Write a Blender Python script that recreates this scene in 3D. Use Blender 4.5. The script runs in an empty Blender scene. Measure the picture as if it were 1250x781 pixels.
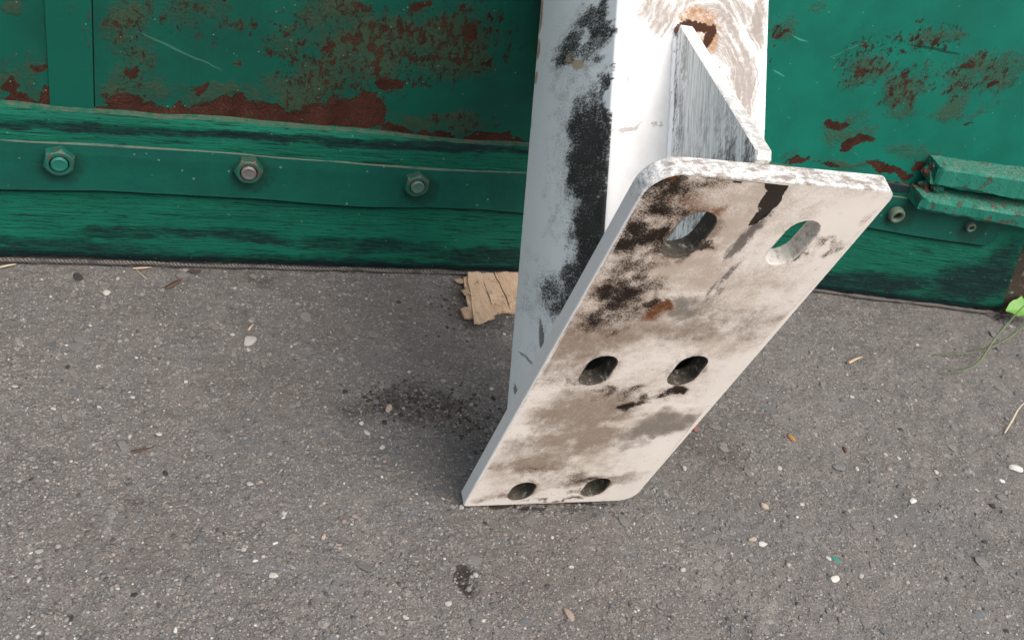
import bpy, bmesh, math, random
import numpy as np
from mathutils import Matrix, Vector, geometry

random.seed(7); RNG = np.random.default_rng(11)
SC = bpy.context.scene
COL = SC.collection

# ------------------------------------------------------------------ camera
F, CX, CY = 1200.0, 625.0, 390.0
_ex = np.array([0.93637812, 0.01129736, 0.35081105]); _ex /= np.linalg.norm(_ex)
_rm = np.array([[0.9427611942793024, 0.28612172727319946, 0.1712766409735479],
                [0.027691994134887543, -0.5790207211801772, 0.8148424129256769],
                [0.33231684281994217, -0.7634588146219198, -0.5538015478057408]])
_t = np.array([0.011185910553505915, 0.13628462164713415, 0.8158634872856544])
_p = math.radians(38.0)
_ez = np.array([(_rm[1, 0]*math.cos(_p)+_rm[2, 0]*math.sin(_p))/_rm[0, 0], -math.cos(_p), -math.sin(_p)])
_ez /= np.linalg.norm(_ez)
_ex -= _ez*(_ex @ _ez); _ex /= np.linalg.norm(_ex)
_ey = np.cross(_ez, _ex)
EE = np.array([_ex, _ey, _ez])                     # camera axes (x right, y down, z forward) -> world
CAM = np.array([-0.406, -0.838, 0.6283])
cd = bpy.data.cameras.new('camera'); cam = bpy.data.objects.new('camera', cd); COL.objects.link(cam)
cd.lens = 36.0*F/1250.0; cd.sensor_width = 36.0; cd.clip_start = 0.02; cd.clip_end = 500.0
_cm = EE @ np.diag([1, -1, -1])
cam.matrix_world = Matrix([[*_cm[0], CAM[0]], [*_cm[1], CAM[1]], [*_cm[2], CAM[2]], [0, 0, 0, 1]])
SC.camera = cam

# ------------------------------------------------------------------ light: bright overcast, brightest from the right behind the camera
SUN_EL, SUN_AZ = math.radians(57), math.radians(154)     # azimuth clockwise from +y
world = bpy.data.worlds.new('World'); SC.world = world; world.use_nodes = True
wn = world.node_tree.nodes; wl = world.node_tree.links
sky = wn.new('ShaderNodeTexSky'); sky.sky_type = 'NISHITA'; sky.sun_disc = False
sky.sun_elevation = SUN_EL; sky.sun_rotation = SUN_AZ; sky.dust_density = 7.0; sky.air_density = 1.0; sky.ozone_density = 1.0
_hs = wn.new('ShaderNodeHueSaturation'); _hs.inputs['Saturation'].default_value = 0.58          # thin cloud greys the blue
wl.new(sky.outputs[0], _hs.inputs['Color']); wl.new(_hs.outputs[0], wn['Background'].inputs[0]); wn['Background'].inputs[1].default_value = 0.15
ld = bpy.data.lights.new('sun', 'SUN'); ld.energy = 0.60; ld.angle = math.radians(92); ld.color = (1.0, 0.95, 0.88)
sun = bpy.data.objects.new('sun', ld); COL.objects.link(sun)
_sd = Vector((math.sin(SUN_AZ)*math.cos(SUN_EL), math.cos(SUN_AZ)*math.cos(SUN_EL), math.sin(SUN_EL)))
sun.rotation_euler = _sd.to_track_quat('Z', 'Y').to_euler()
SC.view_settings.view_transform = 'Standard'; SC.view_settings.look = 'None'
SC.view_settings.exposure = 1.04; SC.view_settings.gamma = 1.0

# ------------------------------------------------------------------ rays through the photograph, to take measurements on real planes
def ray(px, py):
    d = EE @ np.array([(px-CX)/F, (py-CY)/F, 1.0]); return d
def on_ground(px, py, z=0.0):
    d = ray(px, py); k = (z-CAM[2])/d[2]; q = CAM+d*k; return float(q[0]), float(q[1])
def bend(s):                                                   # the gate bulges gently forward at its right end
    return -0.15*0.03*np.log1p(np.exp((np.asarray(s, float)-0.29)/0.03))
def on_wall(px, py, d=0.0):
    r = ray(px, py); lo, hi = 0.05, 4.0
    fn = lambda k: (CAM[1]+r[1]*k)-(float(bend(CAM[0]+r[0]*k))-d)
    for _ in range(60):
        m = .5*(lo+hi)
        if fn(m) > 0: hi = m
        else: lo = m
    q = CAM+r*lo; return float(q[0]), float(q[2])
PR = EE @ _rm; PT = CAM + EE @ _t                              # the base plate's frame in the world
PLATE_M = Matrix([[*PR[0], PT[0]], [*PR[1], PT[1]], [*PR[2], PT[2]], [0, 0, 0, 1]])
def on_plane(px, py, o, n):
    d = ray(px, py); k = ((o-CAM) @ n)/(d @ n); return CAM+d*k
def plate_uv(px, py, z=0.0):
    q = on_plane(px, py, PT+PR[:, 2]*z, PR[:, 2])-PT; return float(q @ PR[:, 0]), float(q @ PR[:, 1])

# ------------------------------------------------------------------ node helpers
class M:
    def __init__(s, name):
        s.m = bpy.data.materials.new(name); s.m.use_nodes = True
        s.t = s.m.node_tree; s.b = s.t.nodes['Principled BSDF']
    def n(s, typ, **kw):
        x = s.t.nodes.new(typ)
        for k, v in kw.items(): setattr(x, k, v)
        return x
    def set(s, sock, v):
        if hasattr(v, 'is_linked') or isinstance(v, bpy.types.NodeSocket): s.t.links.new(v, sock)
        elif isinstance(v, (tuple, list)) and len(v) == 3 and sock.type == 'RGBA': sock.default_value = (*v, 1)
        else: sock.default_value = v
    def math(s, op, a, b=0.0, c=None, clamp=False):
        x = s.n('ShaderNodeMath', operation=op, use_clamp=clamp); s.set(x.inputs[0], a); s.set(x.inputs[1], b)
        if c is not None: s.set(x.inputs[2], c)
        return x.outputs[0]
    def add(s, a, b): return s.math('ADD', a, b)
    def mul(s, a, b): return s.math('MULTIPLY', a, b)
    def mx(s, a, b): return s.math('MAXIMUM', a, b)
    def inv(s, a): return s.math('SUBTRACT', 1.0, a)
    def rng(s, v, a, b, c=0.0, d=1.0, smooth=True):
        x = s.n('ShaderNodeMapRange', interpolation_type='SMOOTHSTEP' if smooth else 'LINEAR')
        for i, q in enumerate((v, a, b, c, d)): s.set(x.inputs[i], q)
        return x.outputs[0]
    def uv(s): return s.n('ShaderNodeUVMap', uv_map='UVMap').outputs[0]
    def obj(s): return s.n('ShaderNodeTexCoord').outputs['Object']
    def vscale(s, v, sc):
        x = s.n('ShaderNodeVectorMath', operation='MULTIPLY'); s.set(x.inputs[0], v); x.inputs[1].default_value = sc; return x.outputs[0]
    def noise(s, v, scale, detail=4, rough=.6, color=False, dist=0.0):
        x = s.n('ShaderNodeTexNoise'); s.set(x.inputs['Vector'], v); x.inputs['Scale'].default_value = scale
        x.inputs['Detail'].default_value = detail; x.inputs['Roughness'].default_value = rough; x.inputs['Distortion'].default_value = dist
        return x.outputs['Color' if color else 0]
    def vor(s, v, scale, feature='F1', rand=1.0):
        x = s.n('ShaderNodeTexVoronoi', feature=feature); s.set(x.inputs['Vector'], v)
        x.inputs['Scale'].default_value = scale; x.inputs['Randomness'].default_value = rand; return x.outputs
    def mix(s, f, a, b):
        x = s.n('ShaderNodeMix', data_type='RGBA'); s.set(x.inputs[0], f); s.set(x.inputs[6], a); s.set(x.inputs[7], b); return x.outputs[2]
    def ramp(s, v, stops, interp='LINEAR'):
        x = s.n('ShaderNodeValToRGB'); s.set(x.inputs[0], v); cr = x.color_ramp; cr.interpolation = interp
        while len(cr.elements) < len(stops): cr.elements.new(.5)
        for e, (p, c) in zip(cr.elements, stops): e.position = p; e.color = (*c, 1)
        return x.outputs[0]
    def warp(s, v, scale, amp, detail=3):
        c = s.noise(v, scale, detail, .6, True)
        x = s.n('ShaderNodeVectorMath', operation='SUBTRACT'); s.set(x.inputs[0], c); x.inputs[1].default_value = (.5, .5, .5)
        y = s.n('ShaderNodeVectorMath', operation='MULTIPLY_ADD'); s.set(y.inputs[0], x.outputs[0]); y.inputs[1].default_value = (amp, amp, 0); s.set(y.inputs[2], v)
        return y.outputs[0]
    def blobs(s, v, lst):
        """field: 1 in the middle of each ellipse, .5 on its rim, 0 at one and a half radii"""
        out = None
        for cu, cv, ru, rv, rot, st in lst:
            mp = s.n('ShaderNodeMapping', vector_type='TEXTURE'); s.set(mp.inputs[0], v)
            mp.inputs['Location'].default_value = (cu, cv, 0); mp.inputs['Rotation'].default_value = (0, 0, math.radians(rot)); mp.inputs['Scale'].default_value = (ru, rv, 1)
            fl = s.n('ShaderNodeVectorMath', operation='MULTIPLY'); s.set(fl.inputs[0], mp.outputs[0]); fl.inputs[1].default_value = (1, 1, 0)
            ln = s.n('ShaderNodeVectorMath', operation='LENGTH'); s.set(ln.inputs[0], fl.outputs[0])
            f = s.rng(ln.outputs['Value'], .45, 1.55, st, 0.0)
            out = f if out is None else s.mx(out, f)
        return out
    def attr(s, name): return s.n('ShaderNodeAttribute', attribute_name=name).outputs['Fac']
    def cut(s, field, noise, k, soft=.06, lvl=.5):
        g = s.mul(s.rng(field, .04, .36), 2.1*k); a = s.add(field, s.mul(s.math('SUBTRACT', noise, .5), g)); return s.rng(a, lvl-soft, lvl+soft)
    def bump(s, h, dist, strength=1.0, prev=None):
        x = s.n('ShaderNodeBump'); s.set(x.inputs['Height'], h); x.inputs['Distance'].default_value = dist; x.inputs['Strength'].default_value = strength
        if prev is not None: s.set(x.inputs['Normal'], prev)
        return x.outputs[0]
    def out(s, color, rough=.7, normal=None, spec=.4, metal=0.0):
        s.set(s.b.inputs['Base Color'], color); s.set(s.b.inputs['Roughness'], rough); s.set(s.b.inputs['Specular IOR Level'], spec); s.set(s.b.inputs['Metallic'], metal)
        if normal is not None: s.set(s.b.inputs['Normal'], normal)
        return s.m

def wblob(lst, d=0.0):
    """(px,py, half width px, half height px, rot, strength) as seen on the gate -> metres on the gate's face"""
    o = []
    for px, py, rx, ry, rot, st in lst:
        s0, h0 = on_wall(px, py, d); s1, _ = on_wall(px+4, py, d); _, h1 = on_wall(px, py-4, d)
        o.append((s0, h0, rx*abs(s1-s0)/4, ry*abs(h1-h0)/4, rot, st))
    return o

# ------------------------------------------------------------------ mesh helpers
def link(name, me, mats=(), parent=None):
    o = bpy.data.objects.new(name, me); COL.objects.link(o)
    for m in mats: me.materials.append(m)
    if parent is not None: o.parent = parent
    return o
def mesh(name, V, Fc, mats=(), parent=None, uv=None, smooth=False, idx=None):
    me = bpy.data.meshes.new(name); me.from_pydata([tuple(map(float, v)) for v in V], [], [tuple(int(i) for i in f) for f in Fc])
    if uv is not None:
        l = me.uv_layers.new(name='UVMap'); li = np.empty(len(me.loops), np.int32); me.loops.foreach_get('vertex_index', li)
        U = np.asarray(uv, float)
        l.data.foreach_set('uv', U[li].ravel() if len(U) == len(V) else U.ravel())
    if idx is not None: me.polygons.foreach_set('material_index', np.asarray(idx, np.int32))
    if smooth: me.polygons.foreach_set('use_smooth', np.ones(len(me.polygons), bool))
    me.update(); return link(name, me, mats, parent)
def tag(o, label=None, cat=None, group=None, kind=None):
    if label: o['label'] = label
    if cat: o['category'] = cat
    if group: o['group'] = group
    if kind: o['kind'] = kind
    return o
def empty(name, loc=(0, 0, 0)):
    o = bpy.data.objects.new(name, None); o.location = loc; o.empty_display_size = .05; COL.objects.link(o); return o
def vnoise(x, y, scale, seed=0):
    """smooth 2-D value noise in -1..1"""
    x = np.asarray(x, float)*scale; y = np.asarray(y, float)*scale
    xi = np.floor(x).astype(np.int64); yi = np.floor(y).astype(np.int64); fx = x-xi; fy = y-yi
    fx = fx*fx*(3-2*fx); fy = fy*fy*(3-2*fy)
    def h(a, b):
        n = (a*374761393+b*668265263+seed*982451653) & 0xffffffff
        n = ((n ^ (n >> 13))*1274126177) & 0xffffffff
        return ((n ^ (n >> 16)) & 0xffff)/32767.5-1
    return (h(xi, yi)*(1-fx)+h(xi+1, yi)*fx)*(1-fy)+(h(xi, yi+1)*(1-fx)+h(xi+1, yi+1)*fx)*fy
def fbm(x, y, sc, seed, octv=5):
    o = 0*x; a = 1.0; t = 0.0
    for k in range(octv): o = o+a*vnoise(x, y, sc*2**k, seed+k); t += a; a *= .62
    return o/t
def np_field(x, y, lst, amp, brk=0.0, ax=1.0):
    wx = amp*(vnoise(x, y, 55, 301)+.6*vnoise(x, y, 120, 302)+.4*vnoise(x, y, 260, 305)); wy = amp*(vnoise(x, y, 55, 303)+.6*vnoise(x, y, 120, 304)+.4*vnoise(x, y, 260, 306)); out = np.zeros_like(x)
    for cu, cv, ru, rv, rot, st in lst:
        a = math.radians(rot); dx, dy = x+wx-cu, y+wy-cv; u = (dx*math.cos(a)+dy*math.sin(a))/ru; v = (-dx*math.sin(a)+dy*math.cos(a))/rv
        k = np.clip((1.55-np.hypot(u, v))/1.10, 0, 1); out = np.maximum(out, st*k*k*(3-2*k))
    if brk: out = out*(1+brk*fbm(x*ax, y, 34, 311))
    return np.clip(out, 0, 1.3)
def tube(pts, radii, n=8, cap=True):
    V = []; Fc = []; P = [Vector(p) for p in pts]
    up = Vector((0.13, .21, 1)).normalized()
    for i, p in enumerate(P):
        d = (P[min(i+1, len(P)-1)]-P[max(i-1, 0)]).normalized(); a = d.cross(up)
        if a.length < 1e-4: a = d.cross(Vector((1, 0, 0)))
        a.normalize(); b = d.cross(a); r = radii[i] if hasattr(radii, '__len__') else radii
        for k in range(n):
            t = 2*math.pi*k/n; V.append(p+(a*math.cos(t)+b*math.sin(t))*r)
    for i in range(len(P)-1):
        for k in range(n):
            k2 = (k+1) % n; Fc.append((i*n+k, i*n+k2, (i+1)*n+k2, (i+1)*n+k))
    if cap: Fc.append(tuple(range(n))[::-1]); Fc.append(tuple((len(P)-1)*n+k for k in range(n)))
    return V, Fc

# ------------------------------------------------------------------ ground
def ground_h(x, y):
    z = .0016*vnoise(x, y, 7, 1)+.0011*vnoise(x, y, 21, 2)+.0007*vnoise(x, y, 60, 3)+.0005*vnoise(x, y, 150, 4)
    z += .0006*vnoise(x, y, 330, 5)
    for (px, py, rx, ry, rot, hh) in RAISED:
        gx, gy = on_ground(px, py); a = math.radians(rot); ca, sa = math.cos(a), math.sin(a)
        u = ((x-gx)*ca+(y-gy)*sa)/rx; v = (-(x-gx)*sa+(y-gy)*ca)/ry
        d = np.maximum(np.abs(u), np.abs(v))+.25*vnoise(x, y, 70, 9)
        ramp = np.clip((1.0-d)/.16, 0, 1); z = z+hh*ramp*np.clip(.55-.45*v+.2*u, 0, 1)
    rt = np.clip((x-.05)/.3, 0, 1); z = z+rt*(.0013*vnoise(x, y, 42, 13)+.0012*np.abs(vnoise(x, y, 85, 14))-.0005)
    return z-.0022
RAISED = [(860, 664, .022, .012, 12, .0052), (908, 738, .028, .022, 40, .0055), (440, 672, .020, .013, 15, .0018), (365, 675, .018, .012, 0, .0016),
          (690, 705, .03, .02, 20, .0018), (1150, 400, .024, .018, -40, .0026), (1075, 430, .016, .01, -50, .0024), (1215, 690, .03, .02, 60, .0022), (200, 560, .02, .014, 30, .0014)]
STAINS_AND_SHADE = [(500, 492, 75, 22, -14, 1.1), (560, 500, 40, 16, -10, 1.1), (470, 480, 20, 12, 0, 1.0), (20, 640, 14, 10, 0, .8), (160, 615, 8, 8, 0, 1.0), (585, 375, 48, 30, 0, 1.15), (565, 708, 11, 17, 10, 1.3), (575, 520, 40, 40, 0, .8), (860, 535, 60, 30, 35, .75), (910, 480, 50, 40, 30, .55),
          (250, 410, 16, 12, 0, .75), (830, 350, 160, 40, 0, .7), (95, 335, 14, 8, 0, .9), (318, 340, 14, 12, 0, .75), (980, 370, 60, 10, 8, .6), (665, 619, 105, 4, 2, 1.25), (860, 545, 50, 20, 40, .9)]  # real stains, plus painted shade along the plate's foot and under its right side

GFIELD = {}
def ground_material():
    m = M('asphalt'); p = m.obj(); pw = m.warp(p, 90, .006)
    big = m.noise(p, 5, 5, .6); mid = m.noise(p, 28, 5, .65); fine = m.noise(p, 240, 6, .75); vf = m.noise(p, 900, 3, .7)
    col = m.mix(m.rng(big, .35, .65), (0.0760, 0.0709, 0.0674), (0.1054, 0.0976, 0.0925))
    col = m.mix(m.mul(m.rng(mid, .45, .7), .5), col, (.17, .158, .150))
    col = m.mix(m.mul(m.rng(mid, .5, .3), .45), col, (.075, .074, .078))
    # three sizes of crushed stone worn flush with the bitumen
    h = None
    for sc, keep, size, k in ((75, .88, .36, .5), (150, .66, .40, .65), (300, .50, .42, .72), (600, .45, .44, .75)):
        vv = m.vor(pw, sc); rnd = m.n('ShaderNodeSeparateColor'); m.set(rnd.inputs[0], vv['Color'])
        st = m.mul(m.rng(m.add(vv['Distance'], m.mul(m.math('SUBTRACT', fine, .5), .35)), size+.06, size-.06), m.rng(rnd.outputs[0], keep, keep+.02))
        sc_col = m.ramp(rnd.outputs[1], [(0, (.085, .086, .090)), (.25, (.125, .117, .112)), (.5, (.18, .167, .156)), (.7, (.225, .206, .190)), (.84, (.205, .165, .142)), (.94, (.28, .26, .24)), (1, (.40, .38, .355))])
        col = m.mix(m.mul(st, k), col, sc_col)
        h = m.mul(st, .5*95/sc) if h is None else m.add(h, m.mul(st, .7*95/sc))
    spk = m.vor(p, 520); sr = m.n('ShaderNodeSeparateColor'); m.set(sr.inputs[0], spk['Color'])
    col = m.mix(m.mul(m.rng(sr.outputs[0], .945, .955), m.rng(spk['Distance'], .38, .26)), col, (.40, .385, .36))
    pit = m.rng(m.noise(p, 320, 3, .6), .36, .29)
    col = m.mix(m.mul(pit, .7), col, (.030, .029, .030))
    pit2 = m.mul(m.rng(m.noise(p, 110, 4, .7), .36, .28), m.rng(m.noise(p, 14, 3, .6), .42, .6))
    col = m.mix(m.mul(pit2, .75), col, (.034, .033, .036))
    col = m.mix(m.mul(m.rng(m.noise(p, 17, 4, .6), .56, .72), .35), col, (.115, .125, .140))
    col = m.mix(m.mul(m.rng(m.noise(m.vscale(p, (1, 1, 3)), 23, 4, .6), .60, .75), .3), col, (.165, .125, .11))
    def pxl(lst):
        o = []
        for px, py, rx, ry, rot, st in lst:
            x, y = on_ground(px, py); x1, y1 = on_ground(px+4, py); x2, y2 = on_ground(px, py+4)
            o.append((x, y, rx*math.hypot(x1-x, y1-y)/4, ry*math.hypot(x2-x, y2-y)/4, math.degrees(math.atan2(y1-y, x1-x))-rot, st))
        return o
    GFIELD['slab'] = (pxl([(862, 660, 26, 12, -12, .95), (912, 728, 24, 22, -40, .9), (430, 670, 34, 10, 0, .7), (690, 705, 36, 14, 0, .6)]), .004, .4)
    slb = m.cut(m.attr('slab'), m.noise(p, 200, 6, .8), 1.4, .3); col = m.mix(m.mul(slb, .38), col, (.205, .188, .172))
    GFIELD['stain_shade'] = (pxl(STAINS_AND_SHADE), .012, .7); GFIELD['drop_shade'] = (pxl([(563, 703, 10, 14, 10, 1.2), (568, 718, 6, 8, 0, 1.0), (620, 616.5, 56, 3.0, 2, .85), (712, 611.5, 50, 2.6, 3, .85)]), .0025, .15)  # wet drop, plus two thin strips of contact shade painted along the plate's bottom edge
    GFIELD['bluish'] = (pxl([(570, 560, 70, 40, 10, .8), (500, 545, 50, 26, 0, .7), (900, 655, 60, 26, 0, .6), (300, 520, 60, 30, 0, .55), (1130, 640, 80, 30, 20, .6)]), .01, .8)
    GFIELD['chalk'] = (pxl([(133.5, 640, 3.0, 28, 1, 1.0)]), .0016, .5)
    GFIELD['brownish'] = (pxl([(300, 480, 120, 50, 0, .55), (860, 560, 60, 50, 30, .8), (500, 400, 120, 60, 0, .6), (150, 650, 120, 60, 0, .5), (700, 700, 120, 40, 0, .5)]), .012, 1.0)
    stn_shade = m.cut(m.attr('stain_shade'), m.noise(p, 330, 8, .9), 3.2, .30, .78); col = m.mix(m.mul(stn_shade, .62), col, m.mix(vf, (.008, .006, .005), (.040, .030, .025)))  # dirt stains together with the shade painted at the plate
    drp_shade = m.cut(m.attr('drop_shade'), m.noise(p, 300, 5, .8), .9, .12); col = m.mix(m.mul(drp_shade, .86), col, (.018, .014, .012))  # wet drop and painted contact shade
    col = m.mix(m.mul(m.cut(m.attr('bluish'), m.noise(p, 90, 6, .75), 1.2, .35), .45), col, (.070, .078, .086))
    col = m.mix(m.mul(m.cut(m.attr('brownish'), m.noise(p, 90, 6, .75), 1.2, .35), .35), col, (.080, .062, .052))
    col = m.mix(m.mul(m.cut(m.attr('chalk'), m.noise(p, 380, 5, .8), 2.0, .2), .6), col, (.27, .27, .275))
    ed = m.vor(pw, 210, 'DISTANCE_TO_EDGE'); crv = m.mul(m.rng(ed['Distance'], .10, .02), m.rng(m.noise(p, 55, 5, .7), .44, .60)); col = m.mix(m.mul(crv, .30), col, (.030, .027, .025))
    col = m.mix(m.mul(m.inv(m.mx(drp_shade, m.mul(stn_shade, .8))), .38), col, m.mix(m.rng(vf, .32, .68, smooth=False), (0.0225, 0.0207, 0.0199), (0.2031, 0.1884, 0.1771)))
    hh = m.add(m.add(h, m.mul(fine, .9)), m.add(m.mul(vf, .25), m.mul(pit, -.6)))
    hh = m.add(hh, m.mul(pit2, -.8))
    hh = m.add(hh, m.mul(crv, -.25)); return m.out(col, m.mix(drp_shade, (.88,)*3, (.5,)*3), m.bump(hh, .0015, 1.0), .2)

def build_ground():
    def axis(lo, hi, st, far):
        a = list(np.arange(lo, hi+st*.5, st)); out = [lo-d for d in far[::-1]]+a+[hi+d for d in far]; return np.array(out)
    far = [.02, .06, .15, .4, 1, 3, 8, 25, 80]
    xs = axis(-.80, .95, .0026, far); ys = axis(-.68, .06, .0026, far)
    X, Y = np.meshgrid(xs, ys); Z = ground_h(X, Y)
    fade = np.clip(1-np.maximum(np.abs(X)-1.2, 0)/2, 0, 1)*np.clip(1-np.maximum(np.abs(Y)-1, 0)/2, 0, 1); Z = Z*fade-.002*(1-fade)
    V = np.stack([X, Y, Z], -1).reshape(-1, 3); nx, ny = len(xs), len(ys)
    i = np.arange(nx*ny).reshape(ny, nx); Q = np.stack([i[:-1, :-1], i[:-1, 1:], i[1:, 1:], i[1:, :-1]], -1).reshape(-1, 4)
    me = bpy.data.meshes.new('ground'); me.vertices.add(len(V)); me.vertices.foreach_set('co', V.ravel())
    me.loops.add(Q.size); me.loops.foreach_set('vertex_index', Q.ravel().astype(np.int32))
    me.polygons.add(len(Q)); me.polygons.foreach_set('loop_start', np.arange(0, Q.size, 4, dtype=np.int32))
    me.polygons.foreach_set('use_smooth', np.ones(len(Q), bool)); me.update(calc_edges=True); me.validate()
    gm_ = ground_material(); fx, fy = V[:, 0], V[:, 1]
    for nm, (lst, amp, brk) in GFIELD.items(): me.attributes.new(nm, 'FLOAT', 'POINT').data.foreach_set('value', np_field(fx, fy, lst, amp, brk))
    g = link('ground', me, [gm_]); tag(g, 'worn grey asphalt with crushed stone showing through', kind='structure')
    return g
ground = build_ground()

def stone_mat(name, c0, c1, bumpd=.0006):
    m = M(name); p = m.obj(); n = m.noise(p, 450, 5, .7); r = m.n('ShaderNodeObjectInfo').outputs['Random']
    col = m.mix(n, c0, c1); col = m.mix(m.mul(r, .35), col, tuple(.6*x for x in c0))
    col = m.mix(m.rng(m.noise(p, 900, 3, .6), .36, .28), col, (.05, .047, .045))
    return m.out(col, .8, m.bump(m.add(n, m.noise(p, 1500, 3, .6)), bumpd, .8), .3)
SM = {'pale': stone_mat('pale_stone', (.30, .28, .26), (.46, .44, .41)), 'white': stone_mat('white_stone', (.40, .385, .36), (.60, .58, .545)),
      'grey': stone_mat('grey_stone', (.115, .110, .107), (.185, .176, .170)), 'blue': stone_mat('bluish_stone', (.090, .095, .102), (.135, .140, .146)),
      'tan': stone_mat('tan_stone', (.28, .225, .175), (.40, .335, .265)), 'pink': stone_mat('pinkish_stone', (.24, .175, .15), (.34, .27, .24)),
      'dark': stone_mat('dark_stone', (.022, .021, .022), (.055, .052, .052)), 'orange': stone_mat('orange_scrap', (.26, .12, .03), (.34, .19, .07)),
      'red': stone_mat('red_brick', (.14, .055, .045), (.22, .10, .08)), 'brown': stone_mat('brown_scrap', (.06, .035, .025), (.13, .075, .05)),
      'green': stone_mat('green_paint', (.005, .16, .12), (.01, .24, .18))}
def rock_mesh(seed, sub=2, flat=.5, angular=.5):
    bm = bmesh.new(); bmesh.ops.create_icosphere(bm, subdivisions=sub, radius=1); rg = random.Random(seed)
    pl = [(Vector((rg.gauss(0, 1), rg.gauss(0, 1), rg.gauss(0, .8))).normalized(), rg.uniform(.55, .95)) for _ in range(9)]
    for v in bm.verts:
        c = v.co.copy()
        for n, d in pl:
            k = c.dot(n)
            if k > d: c -= n*(k-d)*angular*1.6
        v.co = Vector((c.x*rg.uniform(.97, 1.03), c.y*.8, c.z*flat))
    me = bpy.data.meshes.new('stone'); bm.to_mesh(me); bm.free()
    if sub > 1: me.polygons.foreach_set('use_smooth', np.ones(len(me.polygons), bool))
    return me
ROCKS = [rock_mesh(k, 2, .45+.06*(k % 3), .45+.06*(k % 4)) for k in range(8)]
def stones():
    kinds = ['pale']*4+['grey']*13+['blue']*5+['dark']*1
    cache = {}
    for k in range(285):
        px, py = random.uniform(-10, 1260), random.uniform(330, 790)
        if k % 3 == 0: px = random.uniform(860, 1260); py = random.uniform(390, 790)
        x, y = on_ground(px, py)
        if y > -.012+float(bend(x)): continue
        r = random.choice((.0026, .003, .0036, .004, .005, .0062, .0085)); kd = random.choice(kinds)
        if kd in ('white', 'tan', 'pale', 'dark', 'pink') and r > .0036: r = .0032
        ri = random.randrange(8)
        if (ri, kd) not in cache: me = ROCKS[ri].copy(); me.name = 'stone'; me.materials.append(SM[kd]); cache[ri, kd] = me
        o = link('stone', cache[ri, kd], (), ground)
        fl = .20 if r > .004 else .42
        o.scale = (r, r, r*fl); o.rotation_euler = (random.gauss(0, .12), random.gauss(0, .12), random.uniform(0, 6.28))
        o.location = (x, y, float(ground_h(x, y))+r*fl*.06*random.uniform(-1, 2))
def grit():
    m = M('grit'); at = m.n('ShaderNodeAttribute', attribute_name='tint'); nz = m.noise(m.obj(), 900, 3, .6)
    mat = m.out(m.mix(m.mul(nz, .4), at.outputs['Color'], (.06, .058, .056)), .85, None, .25)
    bm = bmesh.new(); bmesh.ops.create_icosphere(bm, subdivisions=1, radius=1); bv = np.array([v.co for v in bm.verts]); bf = np.array([[v.index for v in f.verts] for f in bm.faces]); bm.free()
    N = 26000
    px = RNG.uniform(-20, 1270, N); py = RNG.uniform(312, 795, N)
    nx, ny = [], []
    P = np.array([on_ground(a, b) for a, b in zip(px, py)]); P = P[P[:, 1] < bend(P[:, 0])-.003]; N = len(P)
    r = np.clip(np.exp(RNG.normal(math.log(.00095), .42, N)), .0005, .0030)
    pal = np.array([(.10, .098, .098), (.15, .145, .14), (.21, .20, .19), (.30, .285, .27), (.42, .40, .37), (.24, .19, .155), (.18, .14, .125), (.11, .12, .135), (.06, .058, .056)])
    pk = RNG.choice(9, N, p=[.22, .28, .24, .075, .018, .026, .04, .065, .036]); tint = .9*pal[pk]*RNG.uniform(.8, 1.15, (N, 1))
    ND = 1000; cl = RNG.choice(4, ND, p=[.42, .22, .23, .13]); cc = np.array([(520, 492, 40, 13), (575, 515, 24, 18), (580, 385, 34, 16), (468, 482, 14, 9)])[cl]
    Pd = np.array([on_ground(*(q[:2]+RNG.normal(0, 1, 2)*q[2:])) for q in cc]); kd = Pd[:, 1] < -.01; Pd = Pd[kd]; ND = len(Pd)
    P = np.concatenate([P, Pd]); r = np.concatenate([r, np.clip(np.exp(RNG.normal(math.log(.0011), .5, ND)), .0005, .0034)]); tint = np.concatenate([tint, np.array([(.016, .013, .011), (.035, .026, .021), (.075, .062, .053), (.17, .155, .145)])[RNG.choice(4, ND, p=[.42, .28, .2, .1])]]); N = len(P)
    a = RNG.uniform(0, 2*np.pi, N); sc = np.stack([r, r*RNG.uniform(.55, 1, N), r*RNG.uniform(.35, .75, N)], 1)
    Vs = bv[None]*sc[:, None]*(1+RNG.uniform(-.22, .22, (N, len(bv), 1)))
    X = Vs[..., 0]*np.cos(a)[:, None]-Vs[..., 1]*np.sin(a)[:, None]; Y = Vs[..., 0]*np.sin(a)[:, None]+Vs[..., 1]*np.cos(a)[:, None]
    Z = Vs[..., 2]+(ground_h(P[:, 0], P[:, 1])+sc[:, 2]*RNG.uniform(-.55, .25, N))[:, None]
    V = np.stack([X+P[:, :1], Y+P[:, 1:], Z], -1).reshape(-1, 3); Fc = (bf[None]+(np.arange(N)*len(bv))[:, None, None]).reshape(-1, 3)
    me = bpy.data.meshes.new('grit'); me.vertices.add(len(V)); me.vertices.foreach_set('co', V.ravel())
    me.loops.add(Fc.size); me.loops.foreach_set('vertex_index', Fc.ravel().astype(np.int32)); me.polygons.add(len(Fc)); me.polygons.foreach_set('loop_start', np.arange(0, Fc.size, 3, dtype=np.int32))
    me.update(calc_edges=True); c = me.color_attributes.new('tint', 'FLOAT_COLOR', 'POINT')
    T = np.concatenate([np.repeat(tint, len(bv), 0), np.ones((len(V), 1))], 1); c.data.foreach_set('color', T.ravel())
    tag(link('grit', me, [mat], ground), kind='stuff')
stones(); grit()

# ------------------------------------------------------------------ gate
gate = tag(empty('metal_gate', (0, .02, 0)), 'green painted gate of rusty sheet metal over a bolted wooden bottom board', 'gate')
def wp(s, h, d): return (s, float(bend(s))-d-gate.location.y, h)

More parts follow.
